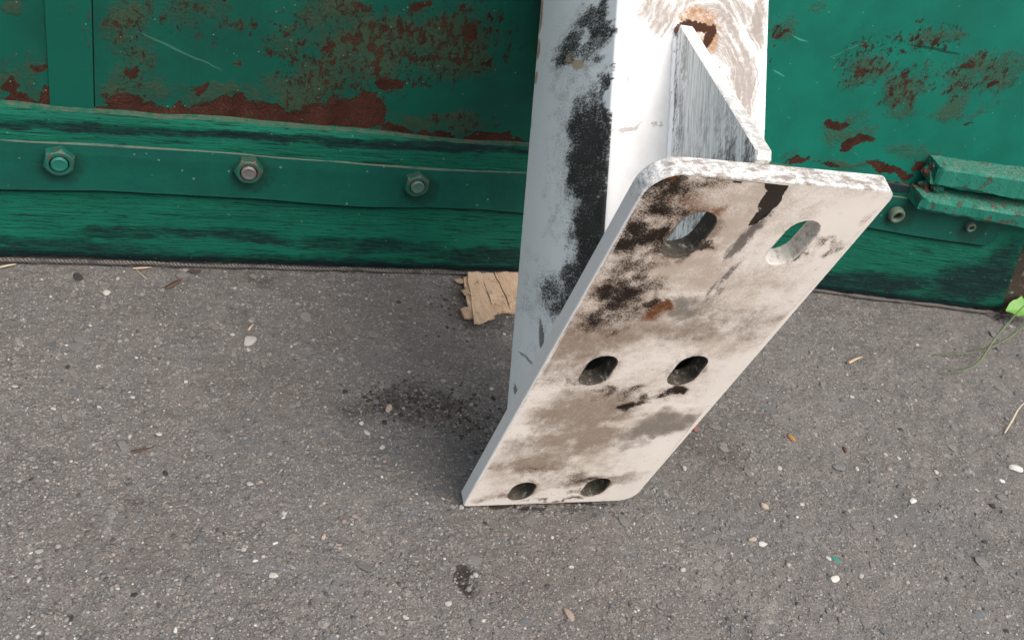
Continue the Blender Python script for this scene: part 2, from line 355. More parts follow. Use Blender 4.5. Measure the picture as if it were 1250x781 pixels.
RUST = [(0, (.022, .010, .008)), (.42, (.044, .017, .012)), (.62, (.066, .029, .020)), (1, (.12, .058, .034))]
FIELDS = {}
def sheet_material(name, base, dark, bare, halo, specks, scratches, streak=0.0):
    m = M(name); u = m.uv(); n1 = m.noise(u, 85, 7, .75); n2 = m.noise(u, 330, 6, .8); n3 = m.noise(u, 18, 4, .6)
    us = m.vscale(u, (1.0, .62, 1.0)); ns = m.noise(us, 130, 7, .8)
    col = m.mix(m.rng(n3, .3, .7), base, dark)
    col = m.mix(m.mul(m.rng(n2, .52, .66), .22), col, tuple(.6*x for x in dark))
    h0 = m.attr('halo')
    hal = m.cut(h0, m.add(m.mul(ns, .35), m.add(m.mul(n1, .25), m.mul(n2, .4))), 2.0, .34, .66)
    col = m.mix(m.mul(hal, .66), col, m.mix(n2, (.012, .036, .022), (.058, .044, .020)))
    f = m.attr('bare')
    rs = m.cut(f, m.add(m.mul(n1, .55), m.mul(n2, .45)), 1.25, .03)
    if specks: 
        sp = m.attr('specks')
        a = m.mul(m.rng(m.add(ns, m.mul(sp, .07)), .588, .615), m.rng(sp, .12, .4)); rs = m.mx(rs, a)
        b = m.mul(m.rng(m.noise(us, 420, 5, .75), .60, .64), m.rng(sp, .1, .5)); rs = m.mx(rs, m.mul(b, .9))
    rim = m.cut(f, m.add(m.mul(n1, .55), m.mul(n2, .45)), 1.25, .06, .40)
    rcol = m.mix(m.mul(m.rng(m.noise(u, 500, 4, .7), .35, .7), 1.0), m.ramp(m.noise(u, 45, 5, .65), RUST), (.022, .011, .009))
    col = m.mix(m.mul(m.math('SUBTRACT', rim, rs, clamp=True), .55), col, (.016, .060, .038))
    col = m.mix(rs, col, rcol)
    pk = m.vor(u, 330); pr = m.n('ShaderNodeSeparateColor'); m.set(pr.inputs[0], pk['Color'])
    fl = m.mul(m.rng(pr.outputs[0], .972, .976), m.rng(pk['Distance'], .25, .18)); col = m.mix(m.mul(fl, .45), col, (.24, .32, .27))
    for (cu, cv, ru, rv, rot, st, c, amt) in scratches:
        k = m.cut(m.blobs(m.warp(u, 40, .006), [(cu, cv, ru, rv, rot, st)]), n2, .7, .15); col = m.mix(m.mul(k, amt), col, c)
    hgt = m.add(m.mul(rs, -.9), m.add(m.mul(n2, m.add(m.mul(rs, .9), .10)), m.mul(hal, m.mul(n1, .8))))
    rough = m.mix(rs, (.46, .46, .46), (.9, .9, .9))
    FIELDS[m.m.name] = dict(halo=halo, bare=bare, specks=specks)
    return m.out(col, rough, m.bump(hgt, .0011, .9), m.math('SUBTRACT', .16, m.mul(rs, .13)))

G_L, G_LD = (0.0026, 0.0606, 0.0414), (0.0030, 0.0444, 0.0318)
G_R, G_RD = (0.0033, 0.1109, 0.0783), (0.0037, 0.0872, 0.0621)
DS = -.012
def sheet(name, s0, s1, d, mat, h0=.0, h1=.62, fine=.0032):
    # a thin sheet with real thickness, slightly dented; dense where the wear on it is recorded
    def steps(a, b, lo, hi, big):
        v = [a]
        while v[-1] < b-1e-6: v.append(min(b, v[-1]+(fine if lo <= v[-1] < hi else big)))
        return np.array(v)
    ss = steps(s0, s1, -.72, .98, .03); hs = steps(h0, h1, .06, .40, .03); ns_, k = len(ss), len(hs)
    S, H = np.meshgrid(ss, hs, indexing='ij'); D = d+.0012*vnoise(S, H, 7, 21)+.0006*vnoise(S, H, 19, 22); Yw = bend(S)-gate.location.y
    V = np.concatenate([np.stack([S, Yw-D+.002*q, H], -1).reshape(-1, 3) for q in (0, 1)]); UV = np.concatenate([np.stack([S, H], -1).reshape(-1, 2)]*2)
    I = np.arange(ns_*k).reshape(ns_, k); N = ns_*k
    Q = np.stack([I[:-1, :-1], I[1:, :-1], I[1:, 1:], I[:-1, 1:]], -1).reshape(-1, 4); Fc = [tuple(q) for q in Q]+[tuple(q[::-1]+N) for q in Q]
    rim = list(I[:, 0])+list(I[-1, 1:])+list(I[-2::-1, -1])+list(I[0, -2:0:-1])
    for i in range(len(rim)): a, b = rim[i-1], rim[i]; Fc.append((a, a+N, b+N, b))
    o = mesh(name, V, Fc, [mat], gate, UV, False)
    for nm, lst in FIELDS.get(mat.name, {}).items():
        if lst: o.data.attributes.new(nm, 'FLOAT', 'POINT').data.foreach_set('value', np_field(UV[:, 0], UV[:, 1], lst, .0058, .2 if nm == 'bare' else 1.1))
    return o

bareA = wblob([(20, 128, 30, 12, 0, 1.05), (55, 133, 14, 8, 0, 1.0), (10, 105, 10, 9, 0, 1.0), (48, 82, 9, 8, 0, .8), (60, 118, 8, 14, 0, .85)], DS)
bareC = wblob([(160, 140, 48, 15, 0, 1.15), (150, 120, 20, 10, 0, .85), (222, 139, 22, 13, 0, .95), (300, 138, 62, 16, 0, 1.2), (380, 145, 40, 14, 0, 1.1), (435, 140, 36, 20, 0, 1.2), (450, 122, 18, 12, 0, .9), (590, 172, 55, 8, 2, 1.1), (520, 167, 34, 6, 3, .95), (480, 160, 20, 7, 0, .9), (555, 171, 26, 6, 3, .9), (30, 138, 40, 6, 0, 1.0),
               (625, 168, 18, 9, 0, 1.0), (478, 100, 14, 10, 0, .8), (510, 8, 14, 7, 0, .9), (165, 85, 12, 10, 0, .6), (247, 105, 8, 6, 0, .75), (335, 30, 12, 5, 0, .7), (405, 58, 12, 9, 0, .65), (505, 70, 12, 12, 0, .6), (575, 35, 16, 12, 0, .62), (445, 10, 18, 8, 0, .6), (295, 78, 7, 6, 0, .6)], DS)
haloA = wblob([(15, 95, 36, 26, 0, .85), (25, 130, 50, 30, 0, .8), (45, 75, 14, 20, 0, .75), (15, 10, 20, 14, 0, .6)], DS)
haloC = wblob([(160, 60, 32, 60, 0, .95), (170, 110, 45, 20, 0, .8), (400, 50, 70, 70, 0, .98), (370, 110, 60, 24, 0, .85), (480, 60, 60, 60, 0, .8), (560, 50, 60, 50, 0, .8), (570, 150, 40, 15, 0, .9), (280, 120, 90, 14, 0, .6), (250, 20, 80, 20, 0, .55), (520, 155, 60, 18, 0, .75)], DS)
spkC = wblob([(400, 60, 70, 70, 0, .9), (160, 60, 26, 50, 0, .8), (490, 60, 80, 60, 0, .85), (570, 45, 60, 45, 0, .8), (570, 150, 40, 15, 0, .7), (250, 30, 90, 30, 0, .4)], DS)
bareD = wblob([(1045, 171, 19, 8, 25, .95), (1022, 149, 13, 7, 28, .9), (1032, 76, 6, 6, 0, .72), (1055, 84, 9, 4, 25, .75), (1057, 60, 8, 6, 30, .7), (1208, 103, 12, 4, 35, .8), (1130, 200, 20, 6, 0, 1.05), (975, 197, 18, 4, 0, .8), (1085, 205, 34, 6, -2, 1.0), (1010, 200, 16, 4, 0, .7),
               (1105, 85, 11, 8, 40, .55), (1128, 98, 10, 6, 40, .55), (950, 40, 6, 12, 30, .6), (942, 66, 4, 10, 0, .6), (1125, 22, 6, 6, 0, .55), (1185, 78, 12, 7, 30, .6), (1175, 148, 5, 5, 0, .6)], DS)
haloD = wblob([(1110, 105, 40, 26, 40, .92), (1200, 90, 50, 30, 20, .95), (1240, 75, 30, 22, 15, 1.0), (1150, 42, 40, 12, 20, .72), (1060, 85, 30, 26, 30, .66), (955, 35, 16, 22, 30, .7), (1095, 135, 25, 14, 30, .74), (1040, 155, 40, 24, 30, .6), (1170, 130, 45, 16, 20, .66), (1010, 196, 60, 7, 0, .75), (1115, 185, 40, 12, 0, .7), (995, 8, 14, 10, 0, .6)], DS)
spkD = wblob([(1110, 105, 40, 26, 40, .8), (1200, 90, 50, 30, 20, .8), (1060, 70, 40, 40, 30, .6), (1140, 45, 40, 20, 20, .6)], DS)
a0 = on_wall(165, 38, DS); a1 = on_wall(272, 84, DS); b0 = on_wall(1112, 54, DS); b1 = on_wall(1172, 66, DS)
def seg(a, b, w, st, c, amt): return ((a[0]+b[0])/2, (a[1]+b[1])/2, .5*math.hypot(a[0]-b[0], a[1]-b[1]), w, math.degrees(math.atan2(b[1]-a[1], b[0]-a[0])), st, c, amt)
scrC = [seg(a0, a1, .0010, 1.0, (.06, .15, .115), .4)]
scrD = [seg(b0, b1, .0016, 1.0, (.006, .03, .022), .85), seg(on_wall(965, 42, DS), on_wall(985, 50, DS), .0008, 1, (.06, .26, .20), .6), seg(on_wall(942, 85, DS), on_wall(958, 92, DS), .0008, 1, (.06, .26, .20), .6), seg(on_wall(1010, 70, DS), on_wall(1070, 45, DS), .0008, .8, (.06, .26, .20), .3)]
mA = sheet_material('green_sheet_left', G_L, G_LD, bareA, haloA, [], [])
mB = sheet_material('green_cover_strip', G_L, G_L, wblob([(40, 38, 3, 6, 0, .8), (112, 140, 5, 8, 0, .6)], DS), wblob([(90, 10, 12, 12, 0, .5), (112, 60, 5, 60, 0, .6)], DS), [], [])
mC = sheet_material('green_sheet_middle', G_L, G_LD, bareC, haloC, spkC, scrC)
mD = sheet_material('green_sheet_right', G_R, G_RD, bareD, haloD, spkD, scrD)
sB0, sB1 = on_wall(66, 100, DS)[0], on_wall(114, 100, DS)[0]; sD = on_wall(790, 90, DS)[0]
sheet('sheet_panel', -1.3, sB0-.001, DS, mA); sheet('cover_strip', sB0-.004, sB1, DS+.0016, mB); sheet('sheet_panel', sB1+.0010, sD, DS+.0006, mC); sheet('sheet_panel', sD+.003, 1.4, DS+.001, mD)
mback = M('backing'); mback.out(mback.mix(mback.noise(mback.obj(), 30), (.02, .02, .02), (.05, .035, .03)), .9)
_mb = sheet('backing_sheet', -1.3, 1.4, DS-.006, mback.m, fine=.05)

def wood_green():
    m = M('green_painted_board'); u = m.uv(); us = m.vscale(u, (.11, 1.0, 1.0)); ul = m.vscale(u, (.045, 1.0, 1.0))
    g1 = m.noise(ul, 420, 6, .65, dist=.4); g2 = m.noise(us, 900, 5, .6); g3 = m.noise(u, 60, 5, .7); g4 = m.noise(m.vscale(u, (.3, 1, 1)), 120, 6, .75)
    base = m.mix(m.rng(m.noise(u, 9, 4, .6), .3, .7), (0.0029, 0.0722, 0.0454), (0.0034, 0.0966, 0.0588))
    crack = m.rng(g1, .42, .39); crack2 = m.rng(m.noise(m.vscale(u, (.10, 1, 1)), 620, 6, .7, dist=.6), .425, .385)
    col = m.mix(m.mul(crack, .8), base, (.003, .014, .011)); col = m.mix(m.mul(crack2, .8), col, (.003, .016, .012))
    sh = m.n('ShaderNodeSeparateXYZ'); m.set(sh.inputs[0], u); s_, h_ = sh.outputs[0], sh.outputs[1]
    worn = wblob([(300, 288, 60, 8, -3, .70), (230, 284, 40, 6, 0, .66), (60, 302, 160, 12, 0, .62), (620, 314, 110, 12, 0, .75), (450, 300, 110, 10, 0, .62), (150, 285, 60, 9, 0, .6), (1190, 345, 60, 30, 10, .85), (1215, 330, 24, 40, 0, .72), (1060, 345, 90, 14, 5, .85),
                  (120, 158, 130, 6, 0, .72), (15, 154, 24, 5, 0, .85), (300, 166, 150, 5, 2, .85), (520, 179, 160, 6, 2, .85), (1105, 224, 40, 12, 0, 1.4)])
    low = m.mul(m.rng(h_, .024, .004), .9)
    fld = m.mx(m.blobs(m.warp(m.vscale(u, (1, 1, 1)), 40, .013, 5), worn), low)
    gw = m.noise(m.vscale(u, (.16, 1, 1)), 380, 7, .8); w = m.cut(fld, m.add(m.mul(g4, .3), m.add(m.mul(g1, .25), m.mul(gw, .45))), 2.1, .42, .56)
    col = m.mix(m.mul(w, .92), col, m.mix(g2, (.004, .008, .011), (.014, .019, .023)))
    pk = m.vor(u, 210); pr = m.n('ShaderNodeSeparateColor'); m.set(pr.inputs[0], pk['Color'])
    fl = m.mul(m.rng(pr.outputs[0], .955, .96), m.rng(m.add(pk['Distance'], m.mul(g3, .2)), .30, .22)); col = m.mix(m.mul(fl, .4), col, (.22, .27, .22))
    ge = m.n('ShaderNodeNewGeometry'); nz = m.n('ShaderNodeSeparateXYZ'); m.set(nz.inputs[0], ge.outputs['True Normal'])
    dust = m.mul(m.rng(nz.outputs[2], .6, .9), m.rng(m.noise(u, 150, 5, .7), .35, .6)); col = m.mix(m.mul(dust, .6), col, (.10, .09, .068))
    return m.out(col, .62, m.bump(m.add(m.add(m.mul(g1, 1.0), m.mul(g2, .4)), m.mul(w, -.5)), .0018, .9), m.math('SUBTRACT', .12, m.mul(w, .09)))
def board():
    s0 = -1.25; st = on_wall(1247, 283)[0]; sb = on_wall(1218, 383)[0]
    ht0 = on_wall(300, 153)[1]; nS = 420; rows = [(DS-.003, 0), (0, 0)]
    hs = np.linspace(.002, 1, 26); V = []; UV = []; prof = []
    for i in range(nS+1):
        t = i/nS
        top = None
        col = []
        for k in range(len(hs)+2):
            f = hs[max(0, min(k-1, len(hs)-1))]
            send = sb+(st-sb)*f; s = s0+(send-s0)*t
            Ht = ht0+float(.0016*vnoise(s, 0, 9, 31)+.0008*vnoise(s, 0, 33, 32)); Hb = .0025+float(.0010*vnoise(s, 3, 12, 33)+.0006*vnoise(s, 3, 50, 34))
            h = Hb+(Ht-Hb)*f
            d = 0.0
            if k == 0 or k == len(hs)+1: d = DS-.004
            else:
                d = float(.0006*vnoise(s*.25, h, 160, 35)+.0008*vnoise(s, h, 14, 36))
                e = min(f, 1-f)*(Ht-Hb)
                if e < .004: d -= .0022*(1-e/.004)**2
            V.append(wp(s, h, d)); UV.append((s, h+(0.01 if k == len(hs)+1 else 0)))
    k = len(hs)+2; Fc = []
    for i in range(nS):
        for j in range(k-1):
            a = i*k+j; Fc.append((a, a+k, a+k+1, a+1))
    Fc.append(tuple(range(nS*k, nS*k+k))); Fc.append(tuple(range(k))[::-1])
    return mesh('bottom_board', V, Fc, [wood_green()], gate, UV, False)
board()

def strap_mat():
    m = M('green_strap'); u = m.uv(); n = m.noise(u, 25, 5, .6); n2 = m.noise(u, 230, 5, .7)
    col = m.mix(m.rng(n, .3, .7), (0.0026, 0.0606, 0.0429), (0.0030, 0.0458, 0.0348)); col = m.mix(m.mul(m.rng(n2, .55, .7), .3), col, (.006, .035, .026))
    pk = m.vor(u, 190); pr = m.n('ShaderNodeSeparateColor'); m.set(pr.inputs[0], pk['Color']); col = m.mix(m.mul(m.mul(m.rng(pr.outputs[0], .955, .96), m.rng(pk['Distance'], .26, .18)), .4), col, (.18, .25, .20))
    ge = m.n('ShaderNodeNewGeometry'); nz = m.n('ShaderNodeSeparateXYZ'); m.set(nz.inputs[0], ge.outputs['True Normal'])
    edge = m.mul(m.rng(nz.outputs[2], .5, .9), m.rng(m.noise(m.vscale(u, (.4, 1, 1)), 60, 4, .6), .25, .5)); col = m.mix(m.mul(edge, .6), col, (.15, .15, .12))
    lip_shade = m.rng(nz.outputs[2], -.22, -.42); col = m.mix(m.mul(lip_shade, .95), col, (.003, .004, .004))  # shadow line below the strap, painted onto its down-facing lower edge
    rings = []
    for (px, py) in ((69, 195), (304, 208), (509, 226), (1093, 260), (1182, 275)):
        s, h = on_wall(px, py); rings.append((s+.003, h-.002, .021, .019, 0, .85))
    k = m.cut(m.blobs(u, rings), m.noise(u, 120, 5, .7), .6, .25); col = m.mix(m.mul(k, .55), col, (.005, .020, .014))
    return m.out(col, .5, m.bump(m.add(m.mul(n2, .6), m.mul(m.noise(u, 80, 4, .6), .5)), .0009, .7), .15)
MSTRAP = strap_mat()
def strap(pts_t, pts_b, name='strap', rounded=False, th=.0045, mat=None):
    """flat bar: top and bottom edges given as photo points on the gate face, sampled smoothly"""
    T = np.array([on_wall(*p) for p in pts_t]); B = np.array([on_wall(*p) for p in pts_b]); n = 160
    s0, s1 = T[0, 0], T[-1, 0]; V = []; UV = []; hs = np.array([0, .06, .2, .4, .6, .8, 1.0])
    for i in range(n+1):
        s = s0+(s1-s0)*i/n; a = np.interp(s, T[:, 0], T[:, 1]); b = np.interp(s, B[:, 0], B[:, 1])
        a += .0007*vnoise(s, 1, 14, 41); b += .0011*vnoise(s, 5, 13, 42)+.0004*vnoise(s, 5, 40, 43)
        if rounded:
            e = s1-s; r = .012
            if e < r: k = r-math.sqrt(max(r*r-(r-e)**2, 0)); b += k; a -= .3*k
        for lay in (0, 1):
            for f in hs:
                h = b+(a-b)*f; d = (th if lay else -.001+.0046*(1-f))+(.0026*(1-f)**2 if lay else 0)+.0009*float(vnoise(s, h, 16, 44))-((0.0024 if f == 0 else 0.0010) if lay and f in (0, 1) else 0)
                V.append(wp(s, h, d)); UV.append((s, h))
    k = len(hs); Fc = []
    for i in range(n):
        o = i*2*k; q = o+2*k
        for j in range(k-1): Fc.append((o+k+j, q+k+j, q+k+j+1, o+k+j+1)); Fc.append((o+j, o+j+1, q+j+1, q+j))
        Fc.append((o, q, q+k, o+k)); Fc.append((o+k-1, o+2*k-1, q+2*k-1, q+k-1))
    e = n*2*k
    for j in range(k-1): Fc.append((e+j, e+j+1, e+k+j+1, e+k+j)); Fc.append((j, k+j, k+j+1, j+1))
    return mesh(name, V, Fc, [mat or MSTRAP], gate, UV, False)
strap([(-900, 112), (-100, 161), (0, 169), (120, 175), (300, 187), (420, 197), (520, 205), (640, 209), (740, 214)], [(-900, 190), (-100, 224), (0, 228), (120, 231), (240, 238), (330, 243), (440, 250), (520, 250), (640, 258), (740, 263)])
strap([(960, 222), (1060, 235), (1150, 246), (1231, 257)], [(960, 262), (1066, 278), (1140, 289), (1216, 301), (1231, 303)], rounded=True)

def nut_bolt(px, py, label, tipmat, rust, tilt=0.0, rotz=0.0, r=.0140):
    s, h = on_wall(px, py, .012)
    bolt_v, bolt_f = [], []
    n = 20; prof = [(-.004, .0062), (.0075, .0062), (.0080, .0071), (.0088, .0066), (.0094, .0071), (.0102, .0066), (.0108, .0071), (.0116, .0058), (.0112, .0030)]
    for z, rr in prof:
        for k in range(n): t = 2*math.pi*k/n; bolt_v.append((rr*math.cos(t), -z, rr*math.sin(t)))
    for i in range(len(prof)-1):
        for k in range(n): bolt_f.append((i*n+k, (i+1)*n+k, (i+1)*n+(k+1) % n, i*n+(k+1) % n))
    bolt_f.append(tuple((len(prof)-1)*n+k for k in range(n)))
    b = mesh('bolt', bolt_v, bolt_f, [tipmat], gate, None, False); b.location = wp(s, h, .004); b.rotation_euler = (0, rotz, tilt); b['label'] = label
    m = 24; V = []; Fc = []
    def hexr(t, R): a = (t+math.pi/6) % (math.pi/3)-math.pi/6; return R*math.cos(math.pi/6)/math.cos(a)
    rings = [(-.002, None, 1.0), (.0066, None, 1.0), (.0088, 'c', .90), (.0096, 'in', .80), (.0096, 'hole', .61), (.006, 'hole', .58)]
    for z, kd, fct in rings:
        for k in range(m):
            t = 2*math.pi*k/m; R = hexr(t, r); 
            if kd == 'c': R = min(R, r*fct)
            elif kd: R = r*fct
            V.append((R*math.cos(t), -z, R*math.sin(t)))
    for i in range(len(rings)-1):
        for k in range(m): Fc.append((i*m+k, (i+1)*m+k, (i+1)*m+(k+1) % m, i*m+(k+1) % m))
    nt = mesh('nut', V, Fc, [rust], b)
def nut_mat(name, amt):
    m = M(name); p = m.obj(); n = m.noise(p, 160, 5, .7); col = m.mix(m.rng(m.noise(p, 60, 4), .3, .7), (0.0050, 0.0840, 0.0605), (0.0050, 0.0546, 0.0403))
    k = m.cut(amt, n, 1.4, .12); col = m.mix(m.mul(k, .85), col, m.mix(m.noise(p, 300), (.03, .020, .012), (.075, .060, .040)))
    return m.out(col, .5, m.bump(n, .0006, .6), .4)
def tip_mat(name, c0, c1, metal=0.0):
    m = M(name); p = m.obj(); return m.out(m.mix(m.noise(p, 250, 4, .7), c0, c1), .5, m.bump(m.noise(p, 400), .0004, .5), .4, metal)
TG, TS = tip_mat('painted_bolt_end', (0.0042, 0.0798, 0.0588), (0.0050, 0.1050, 0.0756)), tip_mat('bare_bolt_end', (.09, .085, .082), (.19, .18, .175), .5)
nut_bolt(71, 199, 'bolt end painted green all over', TG, nut_mat('nut_paint', .30), .10, .2)
nut_bolt(304, 210, 'bolt end with bare grey steel tip', TS, nut_mat('nut_worn', .46), -.04, .45, .0136)
nut_bolt(509, 227, 'bolt end with a worn bright rim', tip_mat('worn_bolt_end', (.02, .09, .07), (.09, .14, .12), .2), nut_mat('nut_part_worn', .38), .03, .1, .0134)

def rusty_green(name, lvl, dustlvl=.5, base=(0.0042, 0.1302, 0.0882)):
    m = M(name); p = m.obj(); pw = m.warp(p, 70, .006); n = m.noise(pw, 75, 6, .72); n2 = m.noise(p, 320, 5, .7)
    col = m.mix(n2, base, tuple(.7*x for x in base)); rs = m.rng(m.add(m.mul(n, .75), m.mul(n2, .25)), lvl+.025, lvl-.02)
    col = m.mix(rs, col, m.ramp(m.noise(p, 120, 5, .7), [(0, (.04, .018, .012)), (.5, (.09, .04, .024)), (1, (.17, .11, .075))]))
    ge = m.n('ShaderNodeNewGeometry'); nz = m.n('ShaderNodeSeparateXYZ'); m.set(nz.inputs[0], ge.outputs['Normal'])
    du = m.mul(m.rng(nz.outputs[2], .45, .8), m.rng(n2, dustlvl-.12, dustlvl+.08)); col = m.mix(m.mul(du, .85), col, m.mix(n, (.10, .085, .065), (.21, .18, .145)))
    return m.out(col, .75, m.bump(m.add(m.mul(rs, -.7), m.mul(n2, .7)), .0014, 1.0), .3)
MR1, MR2 = rusty_green('flaking_green_bar', .41, .58), rusty_green('rusting_green_bar', .435, .60)
def bar(name, tl, bl, tr, br, d0, d1, mat, seed):
    """folded bar end standing proud of the gate: corners of its front face as photo points at depth d1"""
    TL, BL, TR, BR = (np.array(on_wall(*q, d1)) for q in (tl, bl, tr, br)); n = 60; V = []
    ext = 1.35
    for i in range(n+1):
        t = (i/n)**1.5*ext/ (1 if i < n else 1); a = TL+(TR-TL)*t*1.6; b = BL+(BR-BL)*t*1.6
        j = lambda s, amp: amp*float(vnoise(a[0], s, 45, seed)+.6*vnoise(a[0], s, 120, seed+1))
        c = .0032
        endk = max(0, 1-i/4)
        prof = [(a[1]+.002+j(1, .0012), d0), (a[1]+j(2, .0010)-.001*endk, d1-c), (a[1]-c+j(3, .0008), d1+j(4, .001)), (b[1]+c+j(5, .001), d1+j(6, .0012)), (b[1]+j(7, .001), d1-c), (b[1]+.001+j(8, .0012), d0)]
        for q, (h, d) in enumerate(prof): V.append(wp(a[0]+(.004*float(vnoise(q, seed, 1.7, 3)) if i == 0 else 0), h, d-.004*endk*(q in (2, 3))))
    k = 6; Fc = []
    for i in range(n):
        for q in range(k):
            a = i*k+q; b = i*k+(q+1) % k; Fc.append((a, b, b+k, a+k))
    Fc.append(tuple(range(k))[::-1]); Fc.append(tuple(n*k+q for q in range(k)))
    return mesh(name, V, Fc, [mat], gate, None, False)
tag(bar('hinge_bar', (1152, 205), (1151, 228), (1250, 219), (1250, 246), -.012, .017, MR1, 51), 'upper bent green bar with a dusty top')
tag(bar('hinge_bar', (1131, 243), (1132, 258), (1250, 261), (1250, 280), -.004, .026, MR2, 61), 'lower bent bar with rust eating its end')
# crumbling rust between the two bars
def rust_lump():
    V = []; Fc = []
    pts = [(1133, 210, .002, .007), (1143, 205, .006, .006), (1141, 218, .008, .008), (1132, 227, .003, .007), (1146, 231, .011, .007), (1130, 238, .008, .006)]
    for q, (px, py, d, r) in enumerate(pts):
        bm = bmesh.new(); bmesh.ops.create_icosphere(bm, subdivisions=3, radius=1); s, h = on_wall(px, py, d); o = len(V)
        for v in bm.verts:
            c = v.co; k = r*(1+.35*float(vnoise(c.x*3+q, c.y*3+c.z*2, 1.3, 71))+.2*float(vnoise(c.x*9+q, c.z*9, 1, 72))); w = wp(s+c.x*k, h+c.z*k*.8, d-.004+c.y*k*.6); V.append(w)
        Fc += [tuple(v.index+o for v in f.verts) for f in bm.faces]; bm.free()
    mesh('rust_crust', V, Fc, [rusty_green('rust_crust', .485, .6, (.006, .10, .07))], gate)
rust_lump()
def eyelet(px, py, d, R, r, name, mat):
    s, h = on_wall(px, py, d); V = []; Fc = []; n, k = 20, 8
    prof = [(R*.5, -.002), (R*.5, .004), (R*.62, .0075), (R*.85, .0075), (R, .005), (R, -.001)]
    for z in prof:
        for q in range(n): t = 2*math.pi*q/n; V.append((z[0]*math.cos(t), -z[1], z[0]*math.sin(t)))
    for i in range(len(prof)-1):
        for q in range(n): Fc.append((i*n+q, i*n+(q+1) % n, (i+1)*n+(q+1) % n, (i+1)*n+q))
    o = len(V); V.append((0, -.0005, 0)); Fc += [(q, o, (q+1) % n) for q in range(n)]
    e = mesh(name, V, Fc, [mat], gate, None, True); e.location = wp(s, h, d); e.rotation_euler = (.1, 0, -.12); return e
mey = M('eyelet'); _p2 = mey.obj(); _l = mey.n('ShaderNodeVectorMath', operation='LENGTH'); mey.set(_l.inputs[0], _p2)
mey.out(mey.mix(mey.rng(_l.outputs['Value'], .0052, .0066), (.035, .022, .014), mey.mix(mey.noise(_p2, 260), (.02, .10, .07), (.11, .10, .075))), .7)
eyelet(1093, 260, .0045, .0100, .005, 'eyelet', mey.m); eyelet(1183, 274, .0035, .0062, .003, 'screw', mey.m)

def seal():
    V, Fc = [], []
    pts = []; rr = []
    for s in np.arange(-1.25, on_wall(1216, 383)[0], .003):
        pts.append((s, float(bend(s))-.0042-gate.location.y+float(.0009*vnoise(s, 0, 30, 81)), .0022+float(.0007*vnoise(s, 2, 25, 82)))); rr.append(.0019+float(.0006*vnoise(s, 5, 130, 83)))
    V, Fc = tube(pts, rr, 8)
    m = M('grimy_rope'); p = m.obj(); mp = m.n('ShaderNodeMapping'); m.set(mp.inputs[0], p); mp.inputs['Rotation'].default_value = (.9, .6, .6)
    w = m.n('ShaderNodeTexWave'); m.set(w.inputs['Vector'], mp.outputs[0]); w.inputs['Scale'].default_value = 130; w.inputs['Distortion'].default_value = 1.5
    col = m.mix(w.outputs['Fac'], (.045, .042, .039), (.135, .125, .115)); col = m.mix(m.rng(m.noise(p, 45, 4, .7), .52, .64), col, (.05, .047, .045))
    m.out(col, .9, m.bump(w.outputs['Fac'], .001, .8), .2); mesh('bottom_seal', V, Fc, [m.m], gate)
seal()

# dark rusty gate post at the far right edge
def gate_post():
    s0 = on_wall(1236, 300, .0)[0]+.014; y = float(bend(s0))
    V = []; Fc = []; n = 24; w = .11
    for i in range(n+1):
        z = -.03+.22*i/n; j = lambda q: .0022*float(vnoise(z, q, 35, 91))
        V += [(s0+j(1), y+.004+j(2), z), (s0+.006, y+.001+j(3), z), (s0+w, y-.012+j(4), z), (s0+w, y+.08, z), (s0, y+.08, z)]
    k = 5
    for i in range(n):
        for q in range(k): a = i*k+q; b = i*k+(q+1) % k; Fc.append((a, b, b+k, a+k))
    Fc.append(tuple(n*k+q for q in range(k))); Fc.append(tuple(range(k))[::-1])
    m = M('rusty_post'); p = m.obj(); n1 = m.noise(p, 60, 6, .7); n2 = m.noise(p, 300, 5, .7)
    col = m.mix(n2, (.014, .011, .009), (.050, .036, .024)); col = m.mix(m.rng(n1, .60, .66), col, (.006, .075, .045)); col = m.mix(m.rng(m.noise(p, 120, 4, .7), .60, .66), col, (.16, .14, .12))
    m.out(col, .85, m.bump(m.add(n1, n2), .002, .9), .25); o = mesh('gate_post', V, Fc, [m.m])
    tag(o, 'dark rusty post stub with green flecks beside the right end of the board', 'post')
gate_post()

# ------------------------------------------------------------------ white steel post on its base plate
U = .07
XL, XR, YT, YB = -0.6335692*U, 1.6379385*U, 5.2794668*U, -0.5623937*U
PL, PRR, PF, PB = -0.369562*U, 1.369562*U, 3.382865*U, 0.157307*U
S1, S2 = -0.135018, -0.474083                                # the post leans against the plate's normal: offset per unit of local z
TH = .0135
post = empty('steel_post'); post.matrix_world = PLATE_M
tag(post, 'white painted steel post with slotted base plate leaning on the green gate', 'steel post')
def ax(x, y, z): return (x+S1*z, y+S2*z, z)                   # a point of the plate's back carried along the post's axis (z < 0 goes up the post)
AX = PR @ np.array([-S1, -S2, -1.0])

